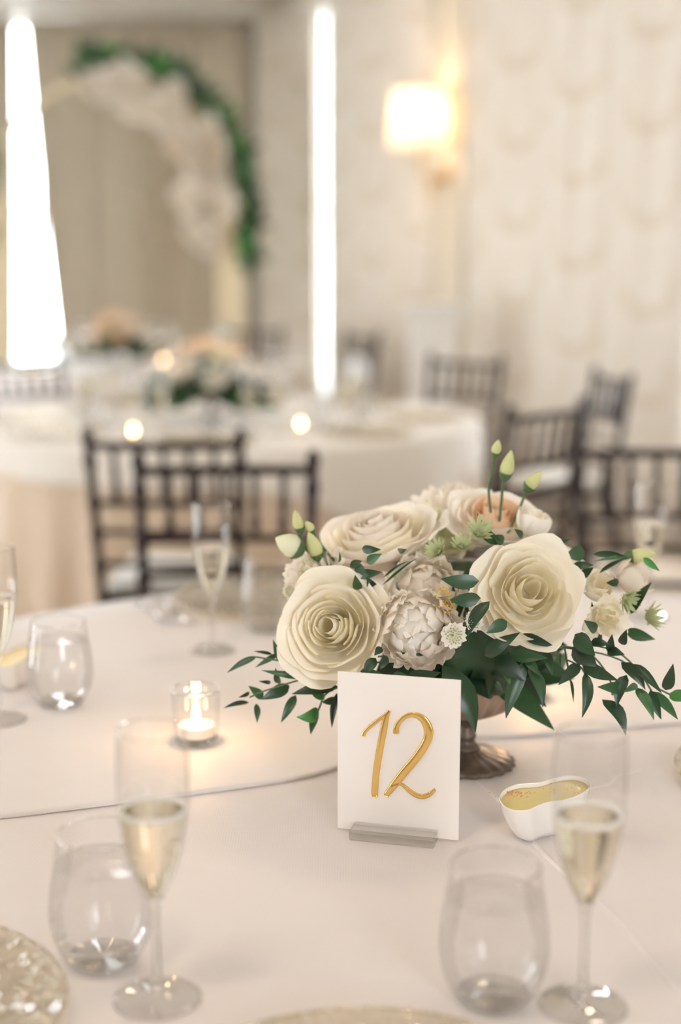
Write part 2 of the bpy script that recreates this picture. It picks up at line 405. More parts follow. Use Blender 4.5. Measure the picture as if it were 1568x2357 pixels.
def drape(name, label, fpos, z0, z1, ns, amp, wl, mat, group=None, nz=8):
    """hanging cloth; fpos(s01, z) -> (point on the wall line, outward normal, metres along)"""
    vs, fs, uvs = [], [], []
    for j in range(nz + 1):
        z = z0 + (z1 - z0) * j / nz
        for i in range(ns + 1):
            p, n, m = fpos(i / ns, z)
            k = amp * (0.6 * math.sin(m / wl * 2 * math.pi) + 0.4 * math.sin(m / wl * 2 * math.pi * 0.57 + 1.3 + 0.3 * z))
            q = p + n * k; vs.append((q.x, q.y, z)); uvs.append((m, z))
    for j in range(nz):
        for i in range(ns):
            a = j * (ns + 1) + i; fs.append((a, a + 1, a + ns + 2, a + ns + 1))
    o = mk(name, vs, fs, mat)
    uvl = o.data.uv_layers.new(name='UVMap')
    for lp in o.data.loops: uvl.data[lp.index].uv = uvs[lp.vertex_index]
    sm = o.modifiers.new('thickness', 'SOLIDIFY'); sm.thickness = 0.006
    return tag(o, label, 'curtain', group)
def far_edge(z):                                  # the drape's free edge swings right towards the floor
    t = max(0.0, (3.2 - z) / 2.5); return -2.44 + 0.17 * min(t, 1.15)
def far_right(s, z):
    e = far_edge(z); x = e + (RC.x - 0.10 - e) * s
    return Vector((x, YB - 0.17, 0)), Vector((0, -1, 0)), (RC.x - x) * 1.0 + 0.0
drape('curtain', 'wide sand coloured drape behind the floral arch', far_right, 0.02, CEIL - 0.075, 260, 0.035, 0.17, 'drape')
def far_left(s, z):
    e = -2.50 - 0.09 * min(1.15, max(0.0, (3.2 - z) / 2.5)); x = XL + 0.03 + (e - XL - 0.03) * s
    return Vector((x, YB - 0.17, 0)), Vector((0, -1, 0)), x
drape('curtain', 'narrow sand coloured drape at the left picture edge beside bright window', far_left, 0.02, CEIL - 0.075, 160, 0.035, 0.17, 'drape')
def right_span(a, b):
    def f(s, z):
        m = a + (b - a) * s; return RC + RD * m + RN * 0.09, RN, m
    return f
SP0, SP1 = 3.08, 3.55                             # pilaster with the wall lamp
drape('curtain', 'pale drape panel in the far corner, left of the narrow bright gap', right_span(0.16, SG - 0.12), 0.02, CEIL - 0.01, 130, 0.035, 0.15, 'damask')
drape('curtain', 'pale drape panel between the narrow bright gap and the wall lamp', right_span(SG + 0.12, SP0), 0.02, CEIL - 0.01, 150, 0.035, 0.15, 'damask')
drape('curtain', 'pale damask drape with crescent pattern filling the right side', right_span(SP1, S2 - 0.17), 0.02, CEIL - 0.01, 190, 0.03, 0.13, 'damask')
drape('curtain', 'damask drape just beyond the right picture edge', right_span(S2 + 0.17, 9.0), 0.02, CEIL - 0.01, 300, 0.03, 0.13, 'damask')
q = []
for s in (SP0 + 0.04, SP1 - 0.04):
    for t in (0.0, 0.10):
        for z in (0.0, CEIL - 0.001):
            p = RC + RD * s + RN * t; q.append((p.x, p.y, z))
struct(mk('trim_2', q, [(0, 1, 3, 2), (4, 6, 7, 5), (0, 4, 5, 1), (2, 3, 7, 6), (0, 2, 6, 4), (1, 5, 7, 3)], 'pilaster', smooth=False))

# wall lamp on the pilaster
def wall_lamp():
    c = RC + RD * (0.5 * (SP0 + SP1)) + RN * 0.10
    t = thing('wall_lamp', 'lit wall lamp with a pale tapered shade on the pilaster', 'lamp', (c.x, c.y, 1.98), math.atan2(RN.y, RN.x))
    # local +X leaves the wall
    mk('back_plate', *merge(lathe([(0.0001, -0.06), (0.05, -0.06), (0.06, -0.05), (0.06, -0.044), (0.0001, -0.04)], 24)), 'brass', t, rot=(0, R_(90), 0), loc=(0.062, 0, -0.14))
    mk('arm', *tube(smooth_profile([(0.02, 0, -0.14), (0.09, 0, -0.17), (0.16, 0, -0.14), (0.17, 0, -0.06), (0.17, 0, 0.05)]), 0.011, 10), 'brass', t)
    mk('finial', *lathe(smooth_profile([(0.0001, -0.30), (0.016, -0.28), (0.008, -0.25), (0.022, -0.22), (0.012, -0.18), (0.02, -0.15), (0.0001, -0.13)]), 20), 'brass', t, loc=(0.10, 0, 0))
    sh = mk('lamp_shade', *merge(lathe([(0.178, 0.0), (0.148, 0.31)], 40)), 'shade', t, loc=(0.19, 0, 0.02))
    mk('bulb', *lathe(smooth_profile([(0.0001, 0.05), (0.012, 0.06), (0.028, 0.11), (0.026, 0.14), (0.0001, 0.165)]), 16), 'bulb', t, loc=(0.17, 0, 0.02))
    d = bpy.data.lights.new('wall_lamp_light', 'POINT'); d.energy = 15; d.color = (1.0, 0.70, 0.42); d.shadow_soft_size = 0.03
    o = bpy.data.objects.new('wall_lamp_light', d); col.objects.link(o); o.parent = t; o.location = (0.19, 0, 0.20)
wall_lamp()

# ------------------------------------------------------------------ tables and cloths
TZ = 0.75
T1 = Vector((0.15, 1.65, 0)); R1 = 1.0
T2 = Vector((-0.45, 5.5, 0)); R2 = 0.99
T3 = Vector((-1.15, 8.3, 0)); R3 = 0.95
def round_cloth(name, label, c, R, z, drop, mat, folds=26, seg=220, group=None, ztop=None):
    """disc plus a falling skirt; drop is a length or a function of the angle"""
    dropf = drop if callable(drop) else (lambda a: drop)
    vs, fs = [(0, 0, z)], []
    rings = []
    for r in [R * t for t in (0.12, 0.3, 0.5, 0.7, 0.85, 0.95, 0.985)]:
        rings.append([(r * math.cos(2 * math.pi * k / seg), r * math.sin(2 * math.pi * k / seg), z) for k in range(seg)])
    nd = 14
    for j in range(nd + 1):
        t = j / nd; ring = []
        for k in range(seg):
            a = 2 * math.pi * k / seg; D = dropf(a)
            fold = math.sin(folds * a + 1.2 * math.sin(3 * a)) * 0.6 + 0.4 * math.sin(folds * 0.53 * a + 2)
            fold = math.sin(round(folds) * a + 1.2 * math.sin(3 * a)) * 0.6 + 0.4 * math.sin(round(folds * 0.53) * a + 2)
            h = D * t ** 1.2
            r = R + 0.006 * min(1, t * 6) + (h / 0.75) * (0.035 + 0.045 * fold)
            ring.append((r * math.cos(a), r * math.sin(a), z - 0.004 * min(1, t * 8) - max(0.0, h - 0.004)))
        rings.append(ring)
    for ring in rings: vs += ring
    for k in range(seg): fs.append((0, 1 + k, 1 + (k + 1) % seg))
    for i in range(len(rings) - 1):
        for k in range(seg):
            a = 1 + i * seg; b = a + seg; k2 = (k + 1) % seg
            fs.append((a + k, b + k, b + k2, a + k2))
    o = mk(name, vs, fs, mat, loc=(c.x, c.y, 0))
    return tag(o, label, 'tablecloth', group)
def table(label, c, R):
    t = thing('round_table', label, 'table', (c.x, c.y, 0))
    mk('tabletop', *lathe([(0.0001, 0.715), (R - 0.03, 0.715), (R - 0.015, 0.725), (R - 0.015, 0.74), (0.0001, 0.7405)], 64), 'mahogany', t)
    for k in range(4):
        a = R_(45 + 90 * k); x, y = math.cos(a) * R * 0.62, math.sin(a) * R * 0.62
        mk('leg', *tube([(x, y, 0.0), (x, y, 0.715)], 0.02, 10), 'mahogany', t)
table('round table under the ivory cloth in the foreground', T1, R1)
table('round table under white overlay behind the dark chairs', T2, R2)
table('far round table in front of the floral arch', T3, R3)
cloth1 = round_cloth('tablecloth', 'ivory linen cloth on the foreground table carrying the number card', T1, R1, TZ, 0.74, 'linen')
round_cloth('tablecloth', 'beige floor-length cloth hanging below the white overlay behind the chairs', T2, R2 - 0.01, TZ - 0.004, 0.73, 'linen_beige')
round_cloth('tablecloth', 'white overlay cloth on the second table behind the dark chairs', T2, R2, TZ, lambda a: 0.12 + 0.27 * math.exp(-((((a + math.pi) % (2 * math.pi)) - math.pi + R_(44)) / R_(20)) ** 2), 'linen_white', 14)
round_cloth('tablecloth', 'pale cloth on the far table before the floral arch', T3, R3, TZ, 0.74, 'linen_top')

# the overlay on the foreground table: its front hem crosses behind the card
hem_pts = [(-0.80, 1.38), (-0.60, 1.415), (-0.372, 1.470), (-0.175, 1.538), (-0.043, 1.592), (0.03, 1.66), (0.10, 1.725), (0.19, 1.735), (0.257, 1.745), (0.443, 1.79), (0.70, 1.84), (1.11, 1.88)]
hp = smooth_profile(hem_pts, 8)
vs, fs = [], []; nr = 14
for i, (x, y) in enumerate(hp):
    yb = T1.y + math.sqrt(max(1e-4, (R1 - 0.012) ** 2 - (x - T1.x) ** 2))
    for j in range(nr + 1):
        t = (j / nr) ** 1.6
        lift = 0.0009 * math.exp(-((t * (yb - y)) / 0.012) ** 2)
        wr = 0.0009 * math.sin(18 * x + 9 * y * t) * math.exp(-(t * (yb - y) / 0.12) ** 2)
        vs.append((x, y + (yb - y) * t, TZ + 0.0016 + lift + abs(wr)))
for i in range(len(hp) - 1):
    for j in range(nr):
        a = i * (nr + 1) + j; fs.append((a, a + nr + 1, a + nr + 2, a + 1))
o = mk('table_overlay', vs, fs, 'linen_top'); sm = o.modifiers.new('thickness', 'SOLIDIFY'); sm.thickness = 0.0020; sm.offset = -1
tag(o, 'second ivory linen layer whose hem crosses behind the number card', 'tablecloth')
# pressed creases in the near cloth (children of that cloth)
def crease(p, q, w, h):
    p, q = Vector(p), Vector(q); d = (q - p); n = Vector((-d.y, d.x, 0)).normalized(); vs, fs = [], []; N = 24
    for i in range(N + 1):
        c = p + d * (i / N) + n * 0.004 * math.sin(i * 0.5)
        e = min(1, i / 3, (N - i) / 3)
        for k, (a, z) in enumerate(((-1, 0), (-0.5, 0.6), (0, 1), (0.5, 0.6), (1, 0))):
            vs.append(c + n * a * w - Vector((T1.x, T1.y, 0)) + Vector((0, 0, TZ - 0.0002 + z * h * e)))
    for i in range(N):
        for k in range(4): fs.append((i * 5 + k, i * 5 + k + 1, i * 5 + k + 6, i * 5 + k + 5))
    mk('crease', vs, fs, 'linen_top', cloth1)
crease((0.157, 1.598, 0), (0.300, 1.045, 0), 0.004, 0.002)
crease((0.190, 1.560, 0), (0.238, 1.33, 0), 0.003, 0.0018)
crease((0.275, 1.545, 0), (0.36, 1.63, 0), 0.004, 0.002)

# ------------------------------------------------------------------ number card
def number_card():
    W, H = 0.131, 0.1757
    t = thing('table_number_card', 'white acrylic card with raised gold number 12', 'sign', (0.0605, 1.4255, TZ + 0.0004), math.atan2(-0.033, 0.127))
    mk('panel', *box(-W / 2, W / 2, -0.0015, 0.0015, 0.002, H, 0.0004), 'acrylic', t, smooth=False)
    mk('stand', *box(-0.047, 0.044, -0.026, 0.010, 0.0, 0.0115, 0.0012), 'clear_acrylic', t, smooth=False)
    def uv(x, y):
        xl = 160 + 5 * (y - 92) / 756; xr = 748 - 3 * (y - 140) / 778; u = (x - xl) / (xr - xl)
        yt = 92 + 48 * u; yb = 848 + 70 * u; return ((u - 0.5) * W, (yb - y) / (yb - yt) * H)
    def stroke(pts):
        P = smooth_profile([(*uv(x, y), 1.18 * w * W / 588 / 2) for x, y, w in pts], 7); n = len(P); vs, fs = [], []
        for i, (x, z, w) in enumerate(P):
            a = P[max(i - 1, 0)]; b = P[min(i + 1, n - 1)]; dx, dz = b[0] - a[0], b[1] - a[1]; l = math.hypot(dx, dz) or 1; nx, nz = -dz / l, dx / l
            for s, d in ((-1, 0), (-1, 0.0014), (-0.72, 0.0022), (0.72, 0.0022), (1, 0.0014), (1, 0)):
                vs.append((x + nx * w * s, -0.0013 - d, z + nz * w * s))
        for i in range(n - 1):
            for k in range(5): fs.append((i * 6 + k, i * 6 + k + 1, i * 6 + k + 7, i * 6 + k + 6))
        fs.append(tuple(range(6))); fs.append(tuple((n - 1) * 6 + k for k in range(6))[::-1]); return vs, fs
    one = merge(stroke([(288, 397, 17), (300, 372, 15), (335, 342, 15), (380, 308, 13), (414, 280, 9)]),
                stroke([(413, 279, 14), (400, 305, 22), (384, 380, 28), (366, 480, 28), (352, 580, 27), (345, 688, 27)]))
    two = merge(stroke([(446, 388, 24), (447, 362, 22), (462, 330, 19), (495, 305, 18), (535, 299, 22), (575, 320, 30), (598, 362, 35), (600, 402, 35), (580, 450, 33), (540, 508, 33), (490, 568, 33), (445, 625, 30), (400, 684, 22)]),
                stroke([(425, 640, 8), (450, 629, 10), (478, 633, 13), (505, 656, 18), (540, 682, 20), (575, 692, 20), (605, 682, 19), (622, 668, 16), (634, 658, 12)]))
    a = mk('numeral_one', *one, 'gold', t); a['label'] = 'raised gold numeral 1'
    b = mk('numeral_two', *two, 'gold', t); b['label'] = 'raised gold numeral 2'
number_card()

# ------------------------------------------------------------------ glassware
def make_flute():
    t = thing('champagne_flute', '', 'flute')
    mk('foot', *lathe(smooth_profile([(0.0001, 0.0), (0.034, 0.0), (0.0348, 0.0012), (0.031, 0.0026), (0.016, 0.0045), (0.0065, 0.009), (0.0045, 0.014), (0.0001, 0.0145)], 3), 48), 'shell', t)
    mk('stem', *lathe(smooth_profile([(0.0001, 0.0145), (0.0044, 0.0146), (0.0037, 0.03), (0.0035, 0.06), (0.0042, 0.08), (0.0066, 0.09), (0.0001, 0.0915)], 3), 20), 'glass', t)
    prof = smooth_profile([(0.0062, 0.0895), (0.0115, 0.099), (0.0175, 0.113), (0.0225, 0.130), (0.0268, 0.150), (0.0290, 0.172), (0.0294, 0.195), (0.0288, 0.215), (0.0278, 0.232)], 4)
    mk('bowl', *lathe(prof, 56), 'shell', t)
    mk('rim', *torus(0.0278, 0.0006, 0.232, 56, 6), 'glass', t)
    ZL = 0.163
    liq = [(max(0.0001, r - 0.0007), z + 0.0012) for r, z in prof if z < ZL - 0.001]
    rl = liq[-1][0] + 0.0004
    mk('champagne', *lathe([(0.0001, liq[0][1] - 0.001)] + liq + [(rl, ZL), (rl - 0.0012, ZL - 0.0003), (0.0001, ZL - 0.0004)], 56), 'champagne', t)
    mk('foam', *torus(rl - 0.0017, 0.0019, ZL + 0.0012, 48, 8), 'foam', t)
    return t
def make_tumbler():
    t = thing('water_glass', '', 'glass')
    prof = smooth_profile([(0.020, 0.0015), (0.0275, 0.0035), (0.035, 0.0115), (0.0415, 0.025), (0.0452, 0.043), (0.0448, 0.060), (0.0422, 0.080), (0.0388, 0.100), (0.0366, 0.118)], 4)
    mk('bowl', *lathe(prof, 64), 'shell_low', t)
    mk('rim', *torus(0.0366, 0.0007, 0.118, 64, 6), 'glass', t)
    mk('base', *lathe([(0.0001, 0.0), (0.0220, 0.0), (0.0270, 0.0015), (0.0296, 0.0048), (0.0300, 0.0068), (0.0001, 0.0068)], 48), 'glass', t)
    ZL = 0.092
    liq = [(r - 0.0008, z) for r, z in prof if 0.0075 < z < ZL - 0.001]
    rl = liq[-1][0] - 0.0003
    mk('water', *lathe([(0.0001, 0.0072), (liq[0][0] - 0.001, 0.0072)] + liq + [(rl, ZL), (rl - 0.0012, ZL - 0.0006), (0.0001, ZL - 0.0008)], 64), 'water', t)
    return t
flute0, tumbler0 = make_flute(), make_tumbler()
used = {}
def put(proto, x, y, label, group=None, rz=0.0, z=TZ + 0.0005):
    if proto.name not in used:
        used[proto.name] = 1; o = proto; o.location = (x, y, z); o.rotation_euler = (0, 0, rz); o['label'] = label
        if group: o['group'] = group
        return o
    o = dup(proto, (x, y, z), rz, label)
    if 'group' in o.keys(): del o['group']
    if group: o['group'] = group
    return o
ZO = TZ + 0.0019                                  # top of the overlay
g1 = 'glasses on the foreground table'
put(flute0, -0.151, 1.087, 'nearest champagne flute at lower left, overlapping a water glass', g1)
put(flute0, 0.198, 1.076, 'champagne flute at lower right in front of the dressing bowl', g1)
put(flute0, -0.199, 2.148, 'champagne flute standing before the dark chairs, beside the knife', g1, z=ZO)
put(flute0, -0.452, 1.807, 'champagne flute cut by the left picture edge', g1, z=ZO)
put(flute0, 0.523, 2.36, 'champagne flute behind the right end of the flowers', g1, z=ZO)
put(tumbler0, -0.206, 1.150, 'stemless water glass at lower left behind the nearest flute', g1)
put(tumbler0, 0.126, 1.085, 'stemless water glass at lower right below the number card', g1)
put(tumbler0, -0.383, 1.873, 'stemless water glass at far left near the table edge', g1, z=ZO)
put(tumbler0, -0.12, 2.27, 'stemless water glass half hidden behind the left cream rose', g1, z=ZO)

# candles
def make_votive():
    t = thing('votive_candle', '', 'candle')
    rip = lambda s, a: 0.018 * math.sin(18 * a) * (0.3 + 0.7 * math.sin(math.pi * s))
    mk('glass_cup', *lathe(smooth_profile([(0.024, 0.0075), (0.0275, 0.012), (0.0285, 0.03), (0.0295, 0.05), (0.0305, 0.069)], 3), 90, rip), 'shell', t)
    mk('cup_base', *lathe([(0.0001, 0.0), (0.0245, 0.0), (0.0272, 0.003), (0.0268, 0.0075), (0.0001, 0.0085)], 48), 'glass', t)
    mk('rim', *torus(0.0305, 0.0009, 0.069, 48, 6), 'glass', t)
    mk('wax', *lathe(smooth_profile([(0.0001, 0.009), (0.0215, 0.0092), (0.0225, 0.0105), (0.0225, 0.021), (0.021, 0.0225), (0.0001, 0.0215)], 2), 32), 'wax', t)
    mk('wick', *tube([(0, 0, 0.0215), (0.0004, 0, 0.026), (0.001, 0, 0.029)], 0.0006, 6), 'wick', t)
    mk('flame', *lathe(smooth_profile([(0.0001, 0.026), (0.0032, 0.029), (0.0046, 0.034), (0.0036, 0.041), (0.0016, 0.048), (0.0001, 0.053)], 3), 16), 'flame', t)
    return t
def candle_light(o, w=0.75):
    d = bpy.data.lights.new('candle_light', 'POINT'); d.energy = w; d.color = (1.0, 0.58, 0.25); d.shadow_soft_size = 0.006
    l = bpy.data.objects.new('candle_light', d); col.objects.link(l); l.location = (0, 0, 0.056); l.parent = o
votive0 = make_votive()
for i, (x, y, lb) in enumerate([(-0.182, 1.721, 'lit votive candle in ribbed glass left of the number card'), (0.262, 1.90, 'lit votive candle glowing behind the leaves right of the vase')]):
    put(votive0, x, y, lb, 'votive candles on the foreground table', z=ZO)
votives_fg = [o for o in col.objects if o.name.startswith('votive_candle')]

# glass charger plates
def make_charger():
    t = thing('charger_plate', '', 'plate')
    rip = lambda s, a: 0.006 * math.sin(64 * a) * s
    mk('plate', *lathe([(0.0001, 0.0030), (0.05, 0.0030), (0.100, 0.0032), (0.108, 0.0045), (0.118, 0.0095), (0.14, 0.0115), (0.160, 0.0130), (0.165, 0.0130), (0.163, 0.0105), (0.12, 0.006), (0.105, 0.0005), (0.0001, 0.0004)], 128, rip), 'charger', t)
    parts = []
    for rr, n, br in ((0.162, 92, 0.0034), (0.150, 84, 0.0026), (0.139, 76, 0.0022)):
        for k in range(n):
            a = 2 * math.pi * (k + 0.3 * rr * 100) / n; x, y = rr * math.cos(a), rr * math.sin(a); z = 0.0135 - (0.162 - rr) * 0.1
            parts.append(([(x + br, y, z), (x - br, y, z), (x, y + br, z), (x, y - br, z), (x + br * .7, y + br * .7, z), (x - br * .7, y + br * .7, z), (x + br * .7, y - br * .7, z), (x - br * .7, y - br * .7, z), (x, y, z + br * 0.9)],
                          [(0, 4, 8), (4, 2, 8), (2, 5, 8), (5, 1, 8), (1, 7, 8), (7, 3, 8), (3, 6, 8), (6, 0, 8)]))
    b = mk('beading', *merge(*parts), 'charger', t); b['kind'] = 'stuff'
    mk('rim', *torus(0.1645, 0.0012, 0.0125, 96, 6), 'charger', t)
    return t
charger0 = make_charger()
gc = 'charger plates on the foreground table'
put(charger0, -0.385, 1.045, 'textured glass charger plate in the lower left corner', gc)
put(charger0, 0.02, 0.885, 'glass charger plate whose rim shows at the bottom edge centre', gc)
put(charger0, 0.56, 1.585, 'glass charger plate at the right picture edge', gc)
put(charger0, -0.13, 2.47, 'glass charger plate at the far table edge behind the flute', gc, z=ZO)

# bean-shaped dressing bowl
def make_bean_bowl():
    t = thing('dressing_bowl', '', 'bowl')
    c = Vector((0.218, 1.458, 0)); zr = 0.043
    px = [(1148, 1838), (1160, 1820), (1185, 1809), (1215, 1806), (1245, 1803), (1285, 1791), (1325, 1787), (1355, 1797), (1361, 1810), (1345, 1826), (1305, 1842), (1265, 1848), (1240, 1856), (1215, 1867), (1185, 1868), (1160, 1858)]
    out = [on_z(x, y, TZ + zr) - c for x, y in px]; out = [(p.x, p.y) for p in out]
    n = len(out); loop = []
    for i in range(n):
        p0, p1, p2, p3 = out[i - 1], out[i], out[(i + 1) % n], out[(i + 2) % n]
        for k in range(4):
            u = k / 4; loop.append(tuple(0.5 * ((2 * b) + (-a + c_) * u + (2 * a - 5 * b + 4 * c_ - d) * u * u + (-a + 3 * b - 3 * c_ + d) * u ** 3) for a, b, c_, d in zip(p0, p1, p2, p3)))
    cx = sum(p[0] for p in loop) / len(loop); cyy = sum(p[1] for p in loop) / len(loop); m = len(loop)
    def ring(s, z): return [(cx + (x - cx) * s, cyy + (y - cyy) * s, z) for x, y in loop]
    def loft(rings, capb=False, capt=False):
        vs, fs = [], []
        for r in rings: vs += r
        for i in range(len(rings) - 1):
            for k in range(m): fs.append((i * m + k, i * m + (k + 1) % m, (i + 1) * m + (k + 1) % m, (i + 1) * m + k))
        if capb: fs.append(tuple(range(m))[::-1])
        if capt: fs.append(tuple((len(rings) - 1) * m + k for k in range(m)))
        return vs, fs
    if sum(loop[i - 1][0] * loop[i][1] - loop[i][0] * loop[i - 1][1] for i in range(m)) < 0: loop.reverse()
    mk('bowl', *loft([ring(0.50, 0.0), ring(0.56, 0.0005), ring(0.70, 0.007), ring(0.84, 0.018), ring(0.94, 0.031), ring(0.995, 0.0425), ring(1.0, 0.0436), ring(0.985, 0.0440), ring(0.965, 0.0430), ring(0.93, 0.036), ring(0.6, 0.012)], True, True), 'porcelain', t)
    mk('dressing', *loft([ring(0.9, 0.030), ring(0.952, 0.0395), ring(0.7, 0.0402), ring(0.3, 0.0404)], True, True), 'soup', t)
    parts = []; rnd = random.Random(4)
    for k in range(70):
        lx, ly = rnd.choice([(-0.026, 0.003), (-0.026, 0.003), (0.022, 0.016)]); x, y = cx + lx + rnd.gauss(0, 0.009), cyy + ly + rnd.gauss(0, 0.006); s = rnd.uniform(0.0004, 0.0011)
        parts.append(([(x - s, y - s, 0.0402), (x + s, y - s, 0.0402), (x + s, y + s, 0.0402), (x - s, y + s, 0.0402), (x, y, 0.0402 + s)], [(0, 1, 4), (1, 2, 4), (2, 3, 4), (3, 0, 4)]))
    sp = mk('spice_flecks', *merge(*parts), 'paprika', t, smooth=False); sp['kind'] = 'stuff'
    return t, c
bowl0, bc = make_bean_bowl()
put(bowl0, bc.x, bc.y, 'white bean-shaped bowl of yellow dressing with red flecks', 'dressing bowls')
put(bowl0, -0.475, 1.99, 'pale dressing bowl at the left edge behind a flute', 'dressing bowls', z=ZO, rz=0.6)

# knife and fork at the far seat
def cutlery():
    a, b = on_z(348, 1378, ZO), on_z(482, 1462, ZO); d = b - a; ang = math.atan2(d.y, d.x)
    k = thing('table_knife', 'silver knife lying by the far flute', 'knife', (a.x, a.y, ZO + 0.0002), ang)
    mk('handle', *tube(smooth_profile([(0, 0, 0.005), (0.01, 0, 0.005), (0.06, 0, 0.005), (0.10, 0, 0.005)]), [0.002] + [0.0048] * 11 + [0.0035], 10), 'silver', k)
    mk('blade', [(0.10, -0.004, 0.003), (0.10, 0.004, 0.003), (0.16, -0.009, 0.003), (0.16, 0.006, 0.003), (0.21, -0.008, 0.003), (0.225, 0.004, 0.003), (0.10, 0, 0.0075), (0.16, -0.001, 0.0055), (0.215, -0.001, 0.004)],
       [(0, 2, 7, 6), (2, 4, 8, 7), (6, 7, 3, 1), (7, 8, 5, 3), (4, 5, 8), (0, 1, 3, 2), (2, 3, 5, 4), (0, 6, 1)], 'silver', k)
    n = Vector((-d.y, d.x, 0)).normalized() * 0.035; e = a - n + d * 0.08
    s = thing('dinner_fork', 'silver fork lying beside the knife at the far seat', 'fork', (e.x, e.y, ZO + 0.0002), ang)
    mk('handle', *tube([(0, 0, 0.004), (0.05, 0, 0.005), (0.10, 0, 0.006), (0.13, 0, 0.007)], [0.003, 0.0042, 0.0028, 0.003], 8), 'silver', s)
    mk('neck', *box(0.128, 0.148, -0.011, 0.011, 0.004, 0.0072, 0.0008), 'silver', s)
    for i in range(4): mk('tine', *tube([(0.145, -0.009 + 0.006 * i, 0.0056), (0.17, -0.009 + 0.006 * i, 0.0045), (0.192, -0.009 + 0.006 * i, 0.0065)], [0.0016, 0.0014, 0.0007], 6), 'silver', s)
cutlery()

# ------------------------------------------------------------------ flowers
def bez(p0, p1, p2, p3, t):
    a = (1 - t); return tuple(a ** 3 * w + 3 * a * a * t * x + 3 * a * t * t * y + t ** 3 * z for w, x, y, z in zip(p0, p1, p2, p3))
def petal_geo(a, phi0, rnd, kind, nu=9, nv=8):
    """one petal of a unit bloom (axis +Z); a = 0 innermost .. 1 outermost"""
    K = dict(rose=dict(point=-0.05, ruf=0.03, curl=0.16, zt0=0.72, zt1=0.48, w0=0.40, w1=0.70, dom=0.0),
             pointed=dict(point=0.22, ruf=0.06, curl=0.10, zt0=0.72, zt1=0.34, w0=0.34, w1=0.72, dom=0.0),
             peony=dict(point=-0.12, ruf=0.12, curl=-0.16, zt0=1.05, zt1=0.62, w0=0.34, w1=0.50, dom=0.5),
             cup=dict(point=0.0, ruf=0.03, curl=-0.06, zt0=1.25, zt1=1.25, w0=0.45, w1=0.75, dom=0.0),
             frill=dict(point=0.0, ruf=0.10, curl=0.22, zt0=0.95, zt1=0.5, w0=0.30, w1=0.55, dom=0.0))[kind]
    lerp = lambda x, y: x + (y - x) * a
    rt = (0.13 + 0.87 * a ** 0.85) * rnd.uniform(0.94, 1.06)
    zt = lerp(K['zt0'], K['zt1']) * rnd.uniform(0.93, 1.07)
    curl = K['curl'] * a - 0.16 * (1 - a)
    W = lerp(K['w0'], K['w1']) * rnd.uniform(0.9, 1.1)
    C0, C1, C2, C3 = (0.03, 0.0), (rt * 0.82 + 0.08, -0.02), (rt * 1.02, zt * 0.60), (rt * (1 + curl), zt)
    ph = rnd.uniform(0, 6.28); ph2 = rnd.uniform(0, 6.28); kk = rnd.uniform(3.0, 5.0) * (1.6 if K['ruf'] > 0.08 else 1)
    tilt = rnd.uniform(-0.06, 0.06)
    vs, fs = [], []
    for j in range(nv + 1):
        v = j / nv
        for i in range(nu + 1):
            u = -1 + 2 * i / nu
            vv = v * (1 - 0.20 * (0.15 + 0.85 * a) * abs(u) ** 2.6 - K['point'] * (0.2 + 0.8 * a) * abs(u) ** 1.4 * (0.5 + 0.5 * v))
            r, z = bez(C0, C1, C2, C3, vv)
            lip = max(0.0, (vv - 0.78) / 0.22)
            if K['curl'] > 0: r += a * 0.10 * lip ** 2; z -= a * 0.07 * lip ** 2
            w = W * (0.18 + 0.82 * math.sin(min(1.0, v * 1.15) * math.pi / 2) ** 0.8) * (1 - 0.12 * v ** 4)
            dphi = max(-1.7, min(1.7, u * w / max(r, 0.16)))
            rr = r + K['ruf'] * (0.3 + 0.7 * a) * math.sin(kk * u + ph) * vv ** 2 + 0.05 * a * u * u * vv
            zz = z + K['ruf'] * (0.3 + 0.7 * a) * 0.9 * math.sin(kk * 1.3 * u + ph2) * vv ** 3 + tilt * u * vv
            vs.append((rr * math.cos(phi0 + dphi), rr * math.sin(phi0 + dphi), zz))
    for j in range(nv):
        for i in range(nu):
            q = j * (nu + 1) + i; fs.append((q, q + 1, q + nu + 2, q + nu + 1))
    return vs, fs
def axis_rot(n):
    return Vector(n).normalized().to_track_quat('Z', 'Y')
